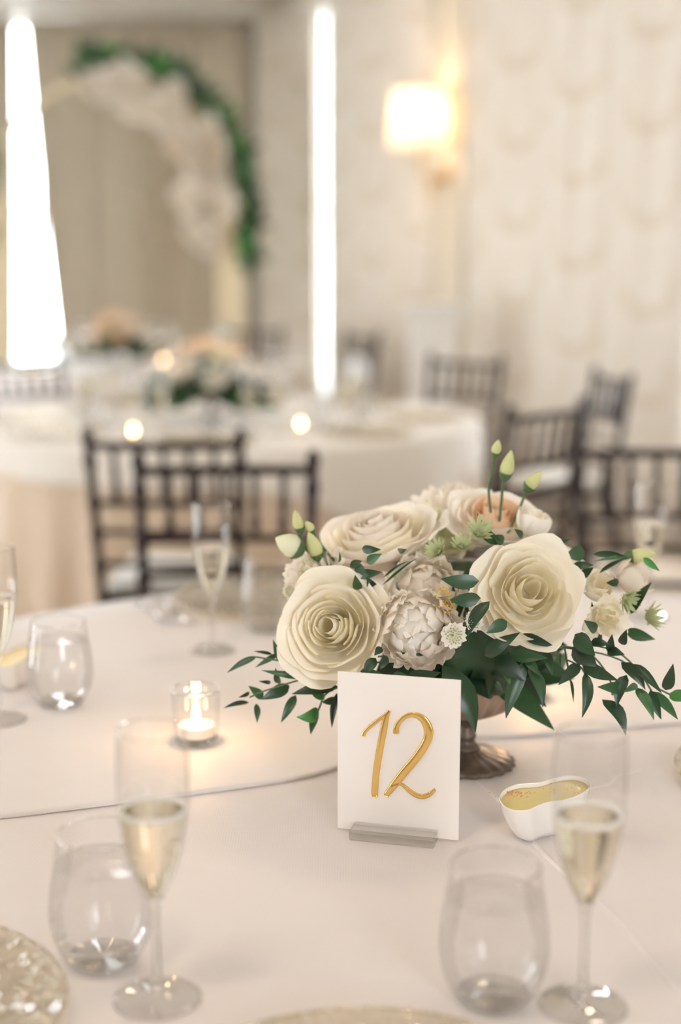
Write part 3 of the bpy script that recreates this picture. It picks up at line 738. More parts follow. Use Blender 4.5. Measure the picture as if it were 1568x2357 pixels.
def peony_geo(i, N, rnd, nu=9, nv=8):
    """one ruffled petal hugging a ball (axis +Z); i = 0 at the crown .. N-1 at the collar"""
    t = (i + 0.5) / N; th = R_(8) + R_(102) * t ** 0.62; ph = i * 2.39996 + rnd.uniform(-0.3, 0.3)
    c = Vector((math.sin(th) * math.cos(ph), math.sin(th) * math.sin(ph), math.cos(th)))
    tow = (Vector((0, 0, 1)) - c * c.z); tow = tow.normalized() if tow.length > 1e-3 else Vector((1, 0, 0))
    tow = (Matrix.Rotation(rnd.uniform(-0.9, 0.9) * (1 - 0.55 * t), 3, c) @ tow); sd = c.cross(tow)
    L = rnd.uniform(0.40, 0.55) + 0.22 * t; W = rnd.uniform(0.30, 0.42) + 0.14 * t; rad = 0.62 + 0.25 * t + rnd.uniform(-0.04, 0.04)
    p1, p2, k1 = rnd.uniform(0, 6.3), rnd.uniform(0, 6.3), rnd.uniform(4, 7)
    vs, fs = [], []
    for j in range(nv + 1):
        v = j / nv
        for k in range(nu + 1):
            u = -1 + 2 * k / nu
            w = W * math.sin(math.pi * (0.14 + 0.62 * v)) ; e = v * (1 - 0.16 * abs(u) ** 2.5)
            d = (c + tow * (e - 0.42) * L * 1.5 + sd * u * w * 1.15).normalized()
            notch = 0.05 * math.sin(k1 * 1.7 * u + p2) * e ** 4
            r = rad + 0.17 * e ** 2.2 * (0.55 + 0.45 * abs(u)) - 0.10 * u * u * (1 - e) + 0.055 * math.sin(k1 * u + p1) * e ** 2 + notch
            vs.append(d * r + Vector((0, 0, 0.1)))
    for j in range(nv):
        for k in range(nu):
            q = j * (nu + 1) + k; fs.append((q, q + 1, q + nu + 2, q + nu + 1))
    return vs, fs
def bloom(parent, name, label, pos, R, n, kind, N, mats, seed, amin=0.0, amax=1.0, sub=True):
    """pos is where the middle of the open face lies; petals are sub-parts when sub"""
    rnd = random.Random(seed); Q = axis_rot(n)
    zmid = {'rose': 0.42, 'pointed': 0.38, 'peony': 0.5, 'cup': 0.6, 'frill': 0.45}[kind]
    base = Vector(pos) - Q @ Vector((0, 0, zmid * R)) - Vector(parent.location)
    geos = []
    for i in range(N):
        t = (i + 0.5) / N; a = amin + (amax - amin) * t; phi = i * 2.39996 + rnd.uniform(-0.25, 0.25)
        geos.append((a, peony_geo(i, N, rnd) if kind == 'peony' else petal_geo(a, phi, rnd, kind, *((9, 8) if sub else (6, 5)))))
    # the calyx carries the petals and is the bloom's own mesh
    cal = lathe([(0.0001, -0.10), (0.06, -0.09), (0.13, -0.03), (0.14, 0.0), (0.08, 0.04), (0.0001, 0.05)], 12)
    if kind == 'peony': cal = lathe(smooth_profile([(0.0001, -0.45), (0.3, -0.4), (0.5, -0.1), (0.52, 0.2), (0.4, 0.5), (0.2, 0.62), (0.0001, 0.66)], 3), 16)
    if sub:
        b = mk(name, *cal, 'petal_blush' if kind == 'peony' else mats[0], parent); b['label'] = label
        for a, g in geos:
            me_mat = mats[0] if a < 0.42 else (mats[1] if a < 0.72 else mats[2])
            p = mk('petal', *g, me_mat, b)
    else:
        b = mk(name, *merge(*[g for a, g in geos]), mats[1], parent); b['label'] = label
    b.location = base; b.rotation_mode = 'QUATERNION'; b.rotation_quaternion = Q; b.scale = (R, R, R)
    return b

def leaf_mesh(name, bend, side, seg=7):
    """unit leaf from origin to +X, width 1 in Y at its broadest, blade normal +Z"""
    vs, fs = [], []
    for i in range(seg + 1):
        t = i / seg; w = 0.5 * (math.sin(math.pi * t ** 0.78) ** 0.85) * (1 - 0.25 * t) * 1.18 if 0 < t < 1 else 0.012
        yc = side * math.sin(math.pi * t) ; zc = bend * math.sin(math.pi * t)
        for s, dz in ((-1, 0.05), (-0.5, 0.03), (0, 0), (0.5, 0.03), (1, 0.05)):
            vs.append((t, yc + s * w, zc + dz * (w / 0.5)))
    for i in range(seg):
        for k in range(4):
            q = i * 5 + k; fs.append((q, q + 1, q + 6, q + 5))
    me = bpy.data.meshes.new(name); me.from_pydata(vs, [], fs); me.update()
    me.polygons.foreach_set('use_smooth', [True] * len(me.polygons)); return me
LEAVES = {}
for mt in ('leaf_dark', 'leaf_mid', 'leaf_light'):
    for bi, (bd, sd) in enumerate(((0.10, 0.0), (-0.10, 0.12), (0.06, -0.25), (-0.14, 0.22), (0.12, 0.35), (0.05, -0.40))):
        me = leaf_mesh('leaf', bd, sd); me.materials.append(M[mt]); LEAVES[mt, bi] = me
def leaf(parent, p, q, width, mt, var, roll, name='leaf'):
    p, q = Vector(p), Vector(q); d = q - p; L = d.length; x = d.normalized()
    view = (Vector((0, 0, CAMZ)) - (p + q) / 2).normalized()      # blades turn towards the camera
    y = view.cross(x)
    if y.length < 0.05: y = Vector((0, 0, 1)).cross(x)
    y.normalize(); z = x.cross(y)
    y2 = y * math.cos(roll) + z * math.sin(roll); z2 = x.cross(y2)
    o = bpy.data.objects.new(name, LEAVES[mt, var]); col.objects.link(o); o.parent = parent
    m = Matrix((x, y2, z2)).transposed()
    o.rotation_mode = 'QUATERNION'; o.rotation_quaternion = m.to_quaternion()
    o.location = p - Vector(parent.location); o.scale = (L, width, L * 0.8)
    return o
def bud(parent, base, tip, r, mt='bud', name='bud'):
    base, tip = Vector(base), Vector(tip); d = tip - base; L = d.length
    def rip(s, a): return 0.10 * math.sin(3 * a + 5 * s) * s * (1 - s) * 4 * 0.5
    o = mk(name, *lathe([(r * k, L * t) for k, t in ((0.02, 0), (0.55, 0.05), (0.9, 0.2), (1.0, 0.38), (0.82, 0.62), (0.5, 0.82), (0.2, 0.95), (0.02, 1.0))], 14, rip), mt, parent)
    o.location = base - Vector(parent.location); o.rotation_mode = 'QUATERNION'; o.rotation_quaternion = d.to_track_quat('Z', 'Y')
    s = mk('sepal', *lathe([(r * 0.35, -0.004), (r * 0.75, 0.0), (r * 1.02, L * 0.17), (r * 1.0, L * 0.20)], 10), 'stem_green', o)
    return o
def stem(parent, pts, r=0.0014, name='stem'):
    P = [Vector(p) - Vector(parent.location) for p in pts]
    return mk(name, *tube(smooth_profile([tuple(p) for p in P], 4), r, 6), 'stem_green', parent)
def astrantia(parent, pos, n, r, seed, scab=False):
    rnd = random.Random(seed); parts = []
    for ringk, (cnt, rad, el) in enumerate((((13, 0.8, 0.15), (9, 0.75, 0.3)) if scab else ((12, 0.85, 0.7), (9, 0.7, 1.3)))):
        for k in range(cnt):
            a = 2 * math.pi * (k + 0.5 * ringk) / cnt + rnd.uniform(-0.08, 0.08); c, s = math.cos(a), math.sin(a); w = 0.26 if scab else 0.14
            R2_ = rad * rnd.uniform(0.88, 1.08); pts = []
            for t, ww in ((0.12, 0.3), (0.45, 1.0), (0.75, 0.8), (1.0, 0.05)):
                z = R2_ * t * el + (0.14 * t * t)
                for e, dz in ((-1, 0.03), (0, 0), (1, 0.03)): pts.append((R2_ * t * c - s * w * ww * e, R2_ * t * s + c * w * ww * e, z + dz))
            parts.append((pts, [(i * 3 + j, i * 3 + j + 1, i * 3 + j + 4, i * 3 + j + 3) for i in range(3) for j in range(2)]))
    b = mk('astrantia', *merge(*parts), 'petal_white' if scab else 'astrantia', parent)
    cparts = []
    for k in range(46):
        t = (k + 0.5) / 46; a = k * 2.4; rr = (0.58 if scab else 0.42) * math.sqrt(t); z = 0.12 + 0.26 * (1 - t); h = 0.10; x, y = rr * math.cos(a), rr * math.sin(a); w = 0.045
        cparts.append(([(x - w, y - w, z), (x + w, y - w, z), (x + w, y + w, z), (x - w, y + w, z), (x * 1.2, y * 1.2, z + h)], [(0, 1, 4), (1, 2, 4), (2, 3, 4), (3, 0, 4)]))
    mk('florets', *merge(*cparts), 'astrantia', b, smooth=False)['kind'] = 'stuff'
    b.location = Vector(pos) - Vector(parent.location); b.rotation_mode = 'QUATERNION'; b.rotation_quaternion = axis_rot(n); b.scale = (r, r, r)
    return b

def compote(parent, H=0.125, rb=0.082, name='vase'):
    rip = lambda s, a: 0.035 * math.sin(26 * a) * (1 if s > 0.02 else 0)
    v = mk(name, *lathe(smooth_profile([(0.012, H * 0.46), (0.03, H * 0.50), (0.058, H * 0.62), (0.076, H * 0.80), (rb, H * 0.97), (rb + 0.003, H), (rb - 0.003, H * 0.985), (0.07, H * 0.8), (0.03, H * 0.6), (0.002, H * 0.55)], 3), 156, rip), 'bronze', parent)
    v['label'] = 'ribbed antique bronze footed bowl'
    mk('vase_stem', *lathe(smooth_profile([(0.0001, H * 0.14), (0.018, H * 0.145), (0.011, H * 0.22), (0.013, H * 0.28), (0.009, H * 0.36), (0.014, H * 0.44), (0.02, H * 0.49), (0.0001, H * 0.5)], 3), 24), 'pewter', v)
    ripf = lambda s, a: 0.03 * math.sin(20 * a)
    mk('vase_foot', *lathe(smooth_profile([(0.0001, 0.0), (0.055, 0.0), (0.058, 0.002), (0.056, 0.006), (0.045, 0.010), (0.028, 0.0135), (0.017, 0.0185), (0.0001, 0.019)], 3), 100, ripf), 'pewter', v)
    return v

FC = Vector((0.152, 1.650, TZ + 0.0006))
fc = thing('floral_centerpiece', 'cream rose and peony centrepiece in a bronze footed bowl behind the number card', 'flowers', FC)
compote(fc)
# dark green core added inside the foliage to block light between the blooms
rip = lambda s, a: 0.10 * math.sin(5 * a + 7 * s) + 0.07 * math.sin(11 * a - 9 * s)
mk('light_block_core', *lathe(smooth_profile([(0.0001, 0.085), (0.05, 0.09), (0.085, 0.125), (0.098, 0.165), (0.085, 0.21), (0.05, 0.24), (0.0001, 0.25)], 3), 44, rip), 'leaf_dark', fc)
CR = ('petal_core', 'petal', 'petal')
WH = ('petal_white', 'petal_white', 'petal_white')
def B(name, label, px, py, Y, R, n, kind, N, mats, seed, a0=0.0, a1=1.0): return bloom(fc, name, label, on_y(px, py, Y), R, n, kind, N, mats, seed, a0, a1)
B('garden_rose', 'large open cream rose at front left', 764, 1442, 1.520, 0.060, (-0.30, -0.90, 0.33), 'rose', 30, CR, 11)
B('garden_rose', 'creamy blush rose at top left seen from the side', 868, 1222, 1.655, 0.068, (-0.22, -0.22, 1.0), 'rose', 30, ('petal_blush', 'petal', 'petal_white'), 12)
B('peony', 'ruffled ivory peony at front centre', 962, 1452, 1.490, 0.050, (-0.05, -1.0, 0.15), 'peony', 40, ('petal_white', 'petal_blush', 'petal_white'), 13, 0.05, 1.0)
B('peony', 'second ivory peony behind the front one', 985, 1350, 1.560, 0.054, (0.12, -0.72, 0.65), 'peony', 34, ('petal_blush', 'petal_white', 'petal_white'), 14, 0.1, 1.0)
B('garden_rose', 'wide cream rose with pointed petals at front right', 1218, 1362, 1.505, 0.064, (0.12, -0.88, 0.45), 'pointed', 26, CR, 15)
B('garden_rose', 'peach centred rose at the top', 1140, 1190, 1.665, 0.056, (0.05, -0.42, 1.0), 'rose', 28, ('petal_peach', 'petal_blush', 'petal_white'), 16)
B('rose_bud', 'half-open ivory rose beside the peach one', 1224, 1205, 1.620, 0.023, (0.25, -0.15, 1.0), 'cup', 9, ('petal', 'petal_white', 'petal_white'), 17, 0.2, 1.0)
B('lisianthus', 'pale greenish bloom at the top centre', 1008, 1222, 1.690, 0.047, (0.0, -0.45, 1.0), 'frill', 20, ('petal_green', 'petal_green', 'petal'), 18)
B('lisianthus', 'white bloom at the back of the arrangement', 1045, 1150, 1.770, 0.042, (0.0, -0.2, 1.0), 'frill', 18, WH, 19)
B('lisianthus', 'small frilled white bloom behind the left rose', 718, 1318, 1.600, 0.036, (-0.6, -0.5, 0.6), 'frill', 18, ('petal', 'petal_white', 'petal_white'), 20)
B('lisianthus', 'pale bud-like bloom at the right end', 1376, 1352, 1.560, 0.021, (0.2, -0.75, 0.6), 'cup', 8, CR, 21, 0.2, 1)
B('lisianthus', 'butter yellow bloom below right', 1394, 1422, 1.530, 0.025, (0.2, -0.9, 0.1), 'frill', 14, ('petal_core', 'petal_core', 'petal'), 22)
B('lisianthus', 'blush bloom at the far right end', 1452, 1328, 1.600, 0.026, (0.75, -0.35, 0.5), 'cup', 8, ('petal_blush', 'petal_blush', 'petal_blush'), 23, 0.2, 1)
B('garden_rose', 'white bloom behind the pointed rose', 1288, 1275, 1.640, 0.036, (0.45, -0.2, 0.9), 'rose', 16, WH, 24)
B('lisianthus', 'small white bloom at far left below the buds', 672, 1335, 1.590, 0.017, (-0.8, -0.5, 0.2), 'frill', 10, WH, 25)
# yellow stamens of the peony
rs = random.Random(5)
for cx_, cy_, n_ in ((1028, 1392, 16), (1022, 1362, 8)):
    c = on_y(cx_, cy_, 1.505)
    for k in range(n_):
        d = Vector((rs.uniform(-0.6, 0.8), -1, rs.uniform(-0.7, 0.7))).normalized() * rs.uniform(0.009, 0.013)
        p = c + Vector((rs.uniform(-0.004, 0.004), 0, rs.uniform(-0.007, 0.007)))
        mk('stamen', *tube([tuple(p - FC), tuple(p + d * 0.8 - FC), tuple(p + d - FC)], [0.0005, 0.0006, 0.0016], 5), 'stamen', fc)
# buds on stems
for (b, t, r, path) in [((1140, 1047), (1148, 1012), 0.0058, [(1140, 1047), (1133, 1085), (1125, 1122), (1130, 1180)]),
                        ((1163, 1100), (1177, 1036), 0.0080, [(1163, 1100), (1157, 1118), (1155, 1150), (1150, 1200)]),
                        ((1214, 1124), (1246, 1086), 0.0082, [(1214, 1124), (1200, 1160), (1180, 1205), (1163, 1240)]),
                        ((691, 1222), (679, 1174), 0.0062, [(691, 1222), (693, 1245), (705, 1265), (745, 1295), (800, 1318)]),
                        ((735, 1285), (710, 1224), 0.0085, [(735, 1285), (752, 1298), (790, 1315)]),
                        ((720, 1222), (704, 1200), 0.0050, [(720, 1222), (740, 1255), (775, 1295), (810, 1320)]),
                        ((1445, 1282), (1510, 1274), 0.0085, [(1445, 1282), (1425, 1292), (1395, 1310), (1370, 1330)])]:
    Y = 1.60 if b[0] < 900 or b[0] > 1400 else 1.625
    bud(fc, on_y(*b, Y), on_y(*t, Y - 0.006), r)
    stem(fc, [on_y(x, y, Y + 0.004 * k) for k, (x, y) in enumerate(path)], 0.0017)
bd = bud(fc, on_y(692, 1268, 1.60), on_y(634, 1238, 1.595), 0.0135, 'petal_green', 'opening_bud')
for px, py, Y, n, r, sc in [(1102, 1232, 1.545, (0.1, -0.7, 0.7), 0.020, 0), (1012, 1274, 1.56, (-0.5, -0.6, 0.6), 0.017, 0), (1062, 1262, 1.55, (0, -0.6, 0.8), 0.016, 0), (1432, 1372, 1.55, (0.6, -0.6, -0.3), 0.020, 0), (1482, 1422, 1.55, (0.9, -0.3, 0.2), 0.020, 0),
                            (1042, 1462, 1.462, (0.25, -0.9, 0.1), 0.019, 1), (1086, 1432, 1.475, (0.5, -0.8, 0.3), 0.015, 1), (672, 1360, 1.58, (-0.5, -0.8, 0), 0.013, 1)]:
    astrantia(fc, on_y(px, py, Y), n, r, px, sc)
# leaves measured in the two crops of the photograph: base, tip, width, material, variant
c1 = lambda x, y: (500 + x / 2.613, 1000 + y / 2.613)
c2 = lambda x, y: (1000 + x / 2.76, 1000 + y / 2.76)
rl_ = random.Random(3)
def LF(c, sc, x0, y0, x1, y1, w, mt='leaf_dark', var=None, Y=1.5, dY=-0.012, roll=None):
    p, q = on_y(*c(x0, y0), Y), on_y(*c(x1, y1), Y + dY); px_m = FPX / (Y * 1.06)
    var = rl_.randrange(6) if var is None else var
    roll = rl_.uniform(-0.5, 0.5) if roll is None else roll
    leaf(fc, p, q, w / sc / px_m / math.cos(roll) * 0.86, mt, var, roll)
D_, M_, G_ = 'leaf_dark', 'leaf_mid', 'leaf_light'
for a in [(240, 1335, 58, 1435, 42, D_, 2), (370, 1318, 228, 1402, 36, D_, 0), (402, 1375, 335, 1232, 52, M_, 0), (330, 1322, 218, 1304, 22, D_, 0), (552, 1455, 265, 1418, 48, M_, 0), (322, 1492, 248, 1484, 26, D_, 0),
          (436, 1512, 262, 1595, 84, D_, 0), (195, 1552, 128, 1582, 26, D_, 0), (192, 1612, 38, 1646, 32, D_, 2), (275, 1585, 188, 1512, 60, M_, 0), (372, 1500, 352, 1402, 44, M_, 0), (474, 1568, 384, 1734, 62, D_, 0),
          (235, 1618, 240, 1735, 42, M_, 0), (612, 1652, 475, 1700, 88, G_, 4), (600, 1662, 562, 1805, 56, M_, 0), (725, 1515, 448, 1562, 84, D_, 0), (645, 1595, 552, 1482, 66, G_, 1), (722, 1555, 690, 1765, 46, D_, 0),
          (700, 1480, 610, 1450, 60, M_, 0), (720, 1590, 630, 1610, 50, M_, 1), (420, 1440, 520, 1380, 40, M_, 0)]:
    LF(c1, 2.613, *a[:6], var=a[6], Y=1.535 + 0.03 * (1 - a[0] / 725), dY=-0.008 - 0.012 * rl_.random(), roll=rl_.uniform(-0.35, 0.35))
for a in [(870, 690, 985, 692, 56, D_, 0), (900, 770, 992, 718, 62, M_, 0), (830, 790, 902, 838, 62, D_, 0), (845, 850, 992, 828, 64, M_, 0), (852, 935, 830, 845, 62, M_, 0), (942, 945, 900, 858, 66, D_, 0), (800, 800, 870, 760, 50, D_, 1), (880, 880, 960, 900, 70, D_, 0),
          (995, 905, 1205, 742, 16, M_, 3), (1000, 860, 1148, 762, 16, M_, 3), (1090, 700, 1140, 690, 40, D_, 0), (730, 770, 735, 705, 18, M_, 0)]:
    LF(c1, 2.613, *a[:6], var=a[6], Y=1.535, dY=-0.015)
for a in [(955, 1345, 878, 1445, 74, D_, 0), (1022, 1330, 978, 1412, 54, D_, 0), (860, 1425, 1005, 1442, 66, D_, 0), (1150, 1450, 1345, 1432, 84, D_, 0), (1060, 1440, 1180, 1470, 60, D_, 0), (990, 1280, 945, 1330, 50, D_, 0)]:
    LF(c1, 2.613, *a[:6], var=a[6], Y=1.49, dY=-0.01)
for a in [(285, 930, 40, 917, 104, D_, 1), (295, 1040, 98, 1050, 100, D_, 1), (352, 1060, 212, 1288, 88, D_, 2), (462, 1188, 330, 1262, 90, D_, 0), (345, 690, 270, 488, 46, M_, 0), (400, 700, 340, 598, 80, M_, 0), (440, 690, 372, 640, 70, D_, 0), (560, 655, 508, 600, 44, D_, 0)]:
    LF(c2, 2.76, *a[:6], var=a[6], Y=1.475 if a[1] > 800 else 1.56, dY=-0.01)
for a in [(706, 722, 726, 648, 34, D_, 0), (692, 718, 862, 664, 44, D_, 0), (955, 742, 832, 772, 108, M_, 0), (872, 842, 1014, 832, 60, D_, 0), (930, 908, 1012, 846, 60, D_, 0), (1012, 762, 1214, 772, 42, D_, 1), (1235, 782, 1015, 806, 28, M_, 0), (1048, 882, 1232, 778, 26, D_, 0),
          (1328, 782, 1432, 868, 48, G_, 0), (1242, 1142, 1382, 938, 72, D_, 0), (1215, 1245, 1404, 1302, 82, M_, 0), (1172, 940, 1092, 942, 56, D_, 0), (1060, 1330, 1000, 1060, 60, D_, 1)]:
    LF(c2, 2.76, *a[:6], var=a[6], Y=1.555, dY=-0.01)
for a in [(300, 1290, 128, 1425, 134, D_, 0), (320, 1405, 545, 1258, 104, D_, 0), (555, 1268, 768, 1352, 64, D_, 0), (380, 1415, 575, 1565, 128, D_, 0), (50, 1468, 262, 1894, 168, D_, 4), (575, 1440, 455, 1804, 112, D_, 2), (598, 1478, 690, 1735, 84, D_, 4), (690, 1388, 752, 1535, 72, D_, 4), (470, 1400, 720, 1420, 90, D_, 0),
          (560, 1380, 680, 1540, 70, D_, 0), (925, 1458, 788, 1592, 84, D_, 0), (935, 1450, 1168, 1562, 94, D_, 0), (958, 1508, 938, 1802, 78, D_, 4), (866, 1558, 884, 1704, 22, D_, 0), (796, 1390, 802, 1482, 30, M_, 0), (1198, 1612, 1036, 1604, 82, M_, 0), (1222, 1528, 1160, 1728, 90, D_, 2), (1066, 1684, 1216, 1912, 92, D_, 4),
          (1278, 1608, 1396, 1815, 74, M_, 4), (1372, 1622, 1442, 1812, 72, D_, 0), (1385, 1632, 1548, 1812, 74, M_, 1), (1470, 1625, 1518, 1456, 82, D_, 0), (1494, 1645, 1612, 1690, 92, G_, 1), (1186, 1448, 1342, 1622, 82, D_, 4), (1268, 1458, 1446, 1645, 66, D_, 0), (1290, 1590, 1200, 1640, 50, M_, 0),
          (1118, 1385, 1130, 1268, 62, D_, 0), (1192, 1335, 1222, 1238, 62, D_, 0), (995, 1318, 1118, 1335, 64, D_, 0), (895, 1268, 1022, 1405, 124, D_, 0), (878, 1350, 1035, 1475, 134, D_, 0), (1100, 1370, 1210, 1400, 70, D_, 0), (1030, 1250, 950, 1180, 70, D_, 0), (440, 1480, 480, 1590, 60, M_, 0), (390, 1570, 440, 1640, 40, M_, 0)]:
    LF(c2, 2.76, *a[:6], var=a[6], Y=1.50, dY=-0.014 - 0.015 * rl_.random(), roll=rl_.uniform(-0.4, 0.4))
# shorter inner leaves, between blooms and bowl rim
for k in range(46):
    a = k * 2.39996; z = rl_.uniform(0.115, 0.20); r0 = 0.06; r1 = rl_.uniform(0.105, 0.145)
    p = FC + Vector((r0 * math.cos(a), r0 * math.sin(a), z)); q = FC + Vector((r1 * math.cos(a + 0.25), r1 * math.sin(a + 0.25), z + rl_.uniform(-0.05, 0.02)))
    leaf(fc, p, q, rl_.uniform(0.025, 0.04), rl_.choice([D_, D_, D_, M_]), rl_.randrange(6), rl_.uniform(-1.0, 1.0))
# trailing stems
for pts in [[(900, 1520), (780, 1540), (690, 1565), (610, 1590), (575, 1605)], [(880, 1510), (740, 1530), (640, 1520), (590, 1512)], [(860, 1560), (760, 1590), (735, 1630), (725, 1655)],
            [(1250, 1480), (1340, 1495), (1430, 1520), (1500, 1575), (1545, 1600)], [(1260, 1490), (1350, 1500), (1400, 1555), (1410, 1600)], [(1340, 1480), (1420, 1500), (1470, 1545), (1500, 1590)], [(1250, 1500), (1330, 1530), (1350, 1560)], [(1300, 1490), (1312, 1560), (1318, 1580)]]:
    stem(fc, [on_y(x, y, (1.53 if pts[0][0] < 1000 else 1.512)) for x, y in pts], 0.0011)
    
# ------------------------------------------------------------------ simpler flower groups farther back
def far_centerpiece(label, c, seed, s=1.0):
    rnd = random.Random(seed)
    t = thing('floral_centerpiece', label, 'flowers', (c.x, c.y, TZ + 0.0005))
    compote(t)
    mk('light_block_core', *lathe(smooth_profile([(0.0001, 0.085), (0.05, 0.09), (0.10, 0.125), (0.115, 0.165), (0.09, 0.21), (0.05, 0.24), (0.0001, 0.25)], 2), 30, rip), 'leaf_mid', t)  # same added light-blocking core as in the near arrangement
    spots = [(-0.10, -0.06, 0.20, 0.066), (0.02, -0.11, 0.19, 0.07), (0.12, -0.03, 0.20, 0.066), (-0.03, 0.02, 0.29, 0.075), (0.08, 0.06, 0.27, 0.066), (-0.11, 0.07, 0.24, 0.06), (0.0, 0.12, 0.22, 0.06), (0.05, -0.05, 0.26, 0.055)]
    for k, (x, y, z, r) in enumerate(spots):
        m = rnd.choice(['petal_peach', 'petal_peach', 'petal_peach', 'petal_blush', 'petal_white', 'petal_core'])
        bloom(t, 'garden_rose', {'petal_peach': 'peach rose', 'petal_blush': 'blush rose', 'petal': 'cream rose', 'petal_white': 'white rose', 'petal_core': 'butter yellow rose'}[m],
              Vector((c.x + x, c.y + y, TZ + z)), r, (x * 4, y * 4 - 0.2, 0.8), 'rose', 16, (m, m, m), seed + k, 0.1, 1, sub=False)
    for k in range(64):
        side = -1 if k % 2 else 1
        a = (R_(200) if side < 0 else R_(-25)) + rnd.gauss(0, 0.55); z = rnd.uniform(0.10, 0.17); r1 = rnd.uniform(0.17, 0.30)
        p = Vector((c.x + 0.07 * math.cos(a), c.y + 0.07 * math.sin(a), TZ + z)); q = Vector((c.x + r1 * math.cos(a), c.y + r1 * math.sin(a), TZ + max(0.03, z - rnd.uniform(0, 0.09))))
        leaf(t, p, q, rnd.uniform(0.035, 0.055), rnd.choice([D_, D_, M_]), rnd.randrange(6), rnd.uniform(-1, 1))
    return t
far_centerpiece('blurred peach and white centrepiece on the second table', Vector((-0.50, 5.45, 0)), 40)
far_centerpiece('small blurred peach centrepiece on the far table by the window', Vector((-1.30, 8.3, 0)), 60)

# ------------------------------------------------------------------ settings of the tables behind
def setting(T, a, R, where, gname):
    ca, sa = math.cos(a), math.sin(a); tn = Vector((-sa, ca, 0)); rd = Vector((ca, sa, 0))
    p = T + rd * (R - 0.22); put(charger0, p.x, p.y, 'blurred charger plate at the ' + where, gname + ' charger plates', a)
    p = T + rd * (R - 0.46) + tn * 0.13; put(flute0, p.x, p.y, 'blurred flute at the ' + where + ', nearer its water glass', gname + ' flutes')
    p = T + rd * (R - 0.447); put(tumbler0, p.x, p.y, 'blurred stemless water glass at the ' + where, gname + ' water glasses')
    p = T + rd * (R - 0.50) + tn * 0.235; put(flute0, p.x, p.y, 'blurred flute at the ' + where + ', farther from its water glass', gname + ' flutes')
for k, w in enumerate(('right', 'back right', 'back', 'back left', 'left', 'front left', 'front', 'front right')):
    setting(T2, R_(45 * k), R2, w + ' seat of the second table', 'second table')
for k, w in enumerate(('right', 'back right', 'back left', 'left', 'front left', 'front', 'front right')):
    setting(T3, R_(12 + 51.4 * k), R3, w + ' seat of the far table', 'far table')
vo = []
for x, y, lb in [(-0.70, 4.78, 'blurred lit votive seen above the left dark chair'), (-0.14, 4.98, 'blurred lit votive at the front right of the second table'), (-0.75, 5.72, 'blurred lit votive at the back left of the second table')]:
    vo.append(put(votive0, x, y, lb, 'votives on the second table'))
for x, y, lb in [(-1.20, 8.62, 'left of three blurred votives on the far table'), (-1.02, 8.22, 'middle of three blurred votives on the far table, nearest us'), (-0.98, 8.66, 'right of three blurred votives on the far table'), (-1.72, 7.95, 'blurred votive on the far table below the bright window')]:
    vo.append(put(votive0, x, y, lb, 'votives on the far table'))
for o in votives_fg: candle_light(o)

# ------------------------------------------------------------------ chairs
def make_chair():
    """ballroom chair; the sitter looks along +Y, origin on the floor under the seat"""
    t = thing('ballroom_chair', '', 'chair')
    def post(s):
        pts = []; rad = []
        for i in range(41):
            u = i / 40; z = 0.92 * u
            y = -0.205 + (0.0 if z > 0.44 else -0.05 * (0.44 - z) / 0.44) - (0.055 * ((z - 0.44) / 0.48) ** 1.3 if z > 0.44 else 0)
            x = s * (0.172 + 0.030 * u); r = 0.0135
            for zr in (0.12, 0.26, 0.38, 0.52, 0.62, 0.72, 0.82, 0.905):
                if abs(z - zr) < 0.012: r = 0.0185
            pts.append((x, y, z)); rad.append(r)
        rad[-1] = 0.009; return pts, rad
    for s in (-1, 1): mk('back_post', *tube(*post(s), 10), 'mahogany', t)
    def at(z):
        u = z / 0.92; return 0.172 + 0.030 * u, -0.205 - (0.055 * ((z - 0.44) / 0.48) ** 1.3 if z > 0.44 else 0)
    def rail(nm, z, r, bow):
        x, y = at(z); mk(nm, *tube([(x * k / 6, y - bow * (1 - (k / 6) ** 2), z) for k in range(-6, 7)], r, 8), 'mahogany', t)
    rail('top_rail', 0.872, 0.0125, 0.02); rail('back_rail', 0.715, 0.0105, 0.018); rail('back_rail', 0.635, 0.0095, 0.016); rail('back_rail', 0.545, 0.0095, 0.012)
    for k in range(-2, 3):
        f = k / 3; x1, y1 = at(0.872); x0, y0 = at(0.715)
        pts, rad = [], []
        for i in range(13):
            u = i / 12; z = 0.715 + 0.157 * u
            pts.append((f * (x0 + (x1 - x0) * u), (y0 + (y1 - y0) * u) - 0.019 * (1 - f * f), z)); rad.append(0.0125 if abs(u - 0.5) < 0.06 or abs(u - 0.2) < 0.05 else 0.0085)
        mk('spindle', *tube(pts, rad, 8), 'mahogany', t)
    mk('seat', *box(-0.19, 0.19, -0.20, 0.20, 0.425, 0.450, 0.008), 'mahogany', t, smooth=False)
    for s in (-1, 1): mk('leg', *tube([(s * 0.178, 0.19, 0.44), (s * 0.182, 0.195, 0.2), (s * 0.188, 0.205, 0.0)], [0.0165, 0.014, 0.012], 10), 'mahogany', t)
    for s in (-1, 1):
        for z in (0.17, 0.30): mk('stretcher', *tube([(s * 0.176, -0.235, z), (s * 0.184, 0.197, z)], 0.009, 8), 'mahogany', t)
    for z in (0.20, 0.33): mk('stretcher', *tube([(-0.182, 0.198, z), (0.182, 0.198, z)], 0.009, 8), 'mahogany', t)
    mk('cushion', *box(-0.185, 0.185, -0.185, 0.195, 0.452, 0.492, 0.018), 'cushion', t)
    return t
chair0 = make_chair()
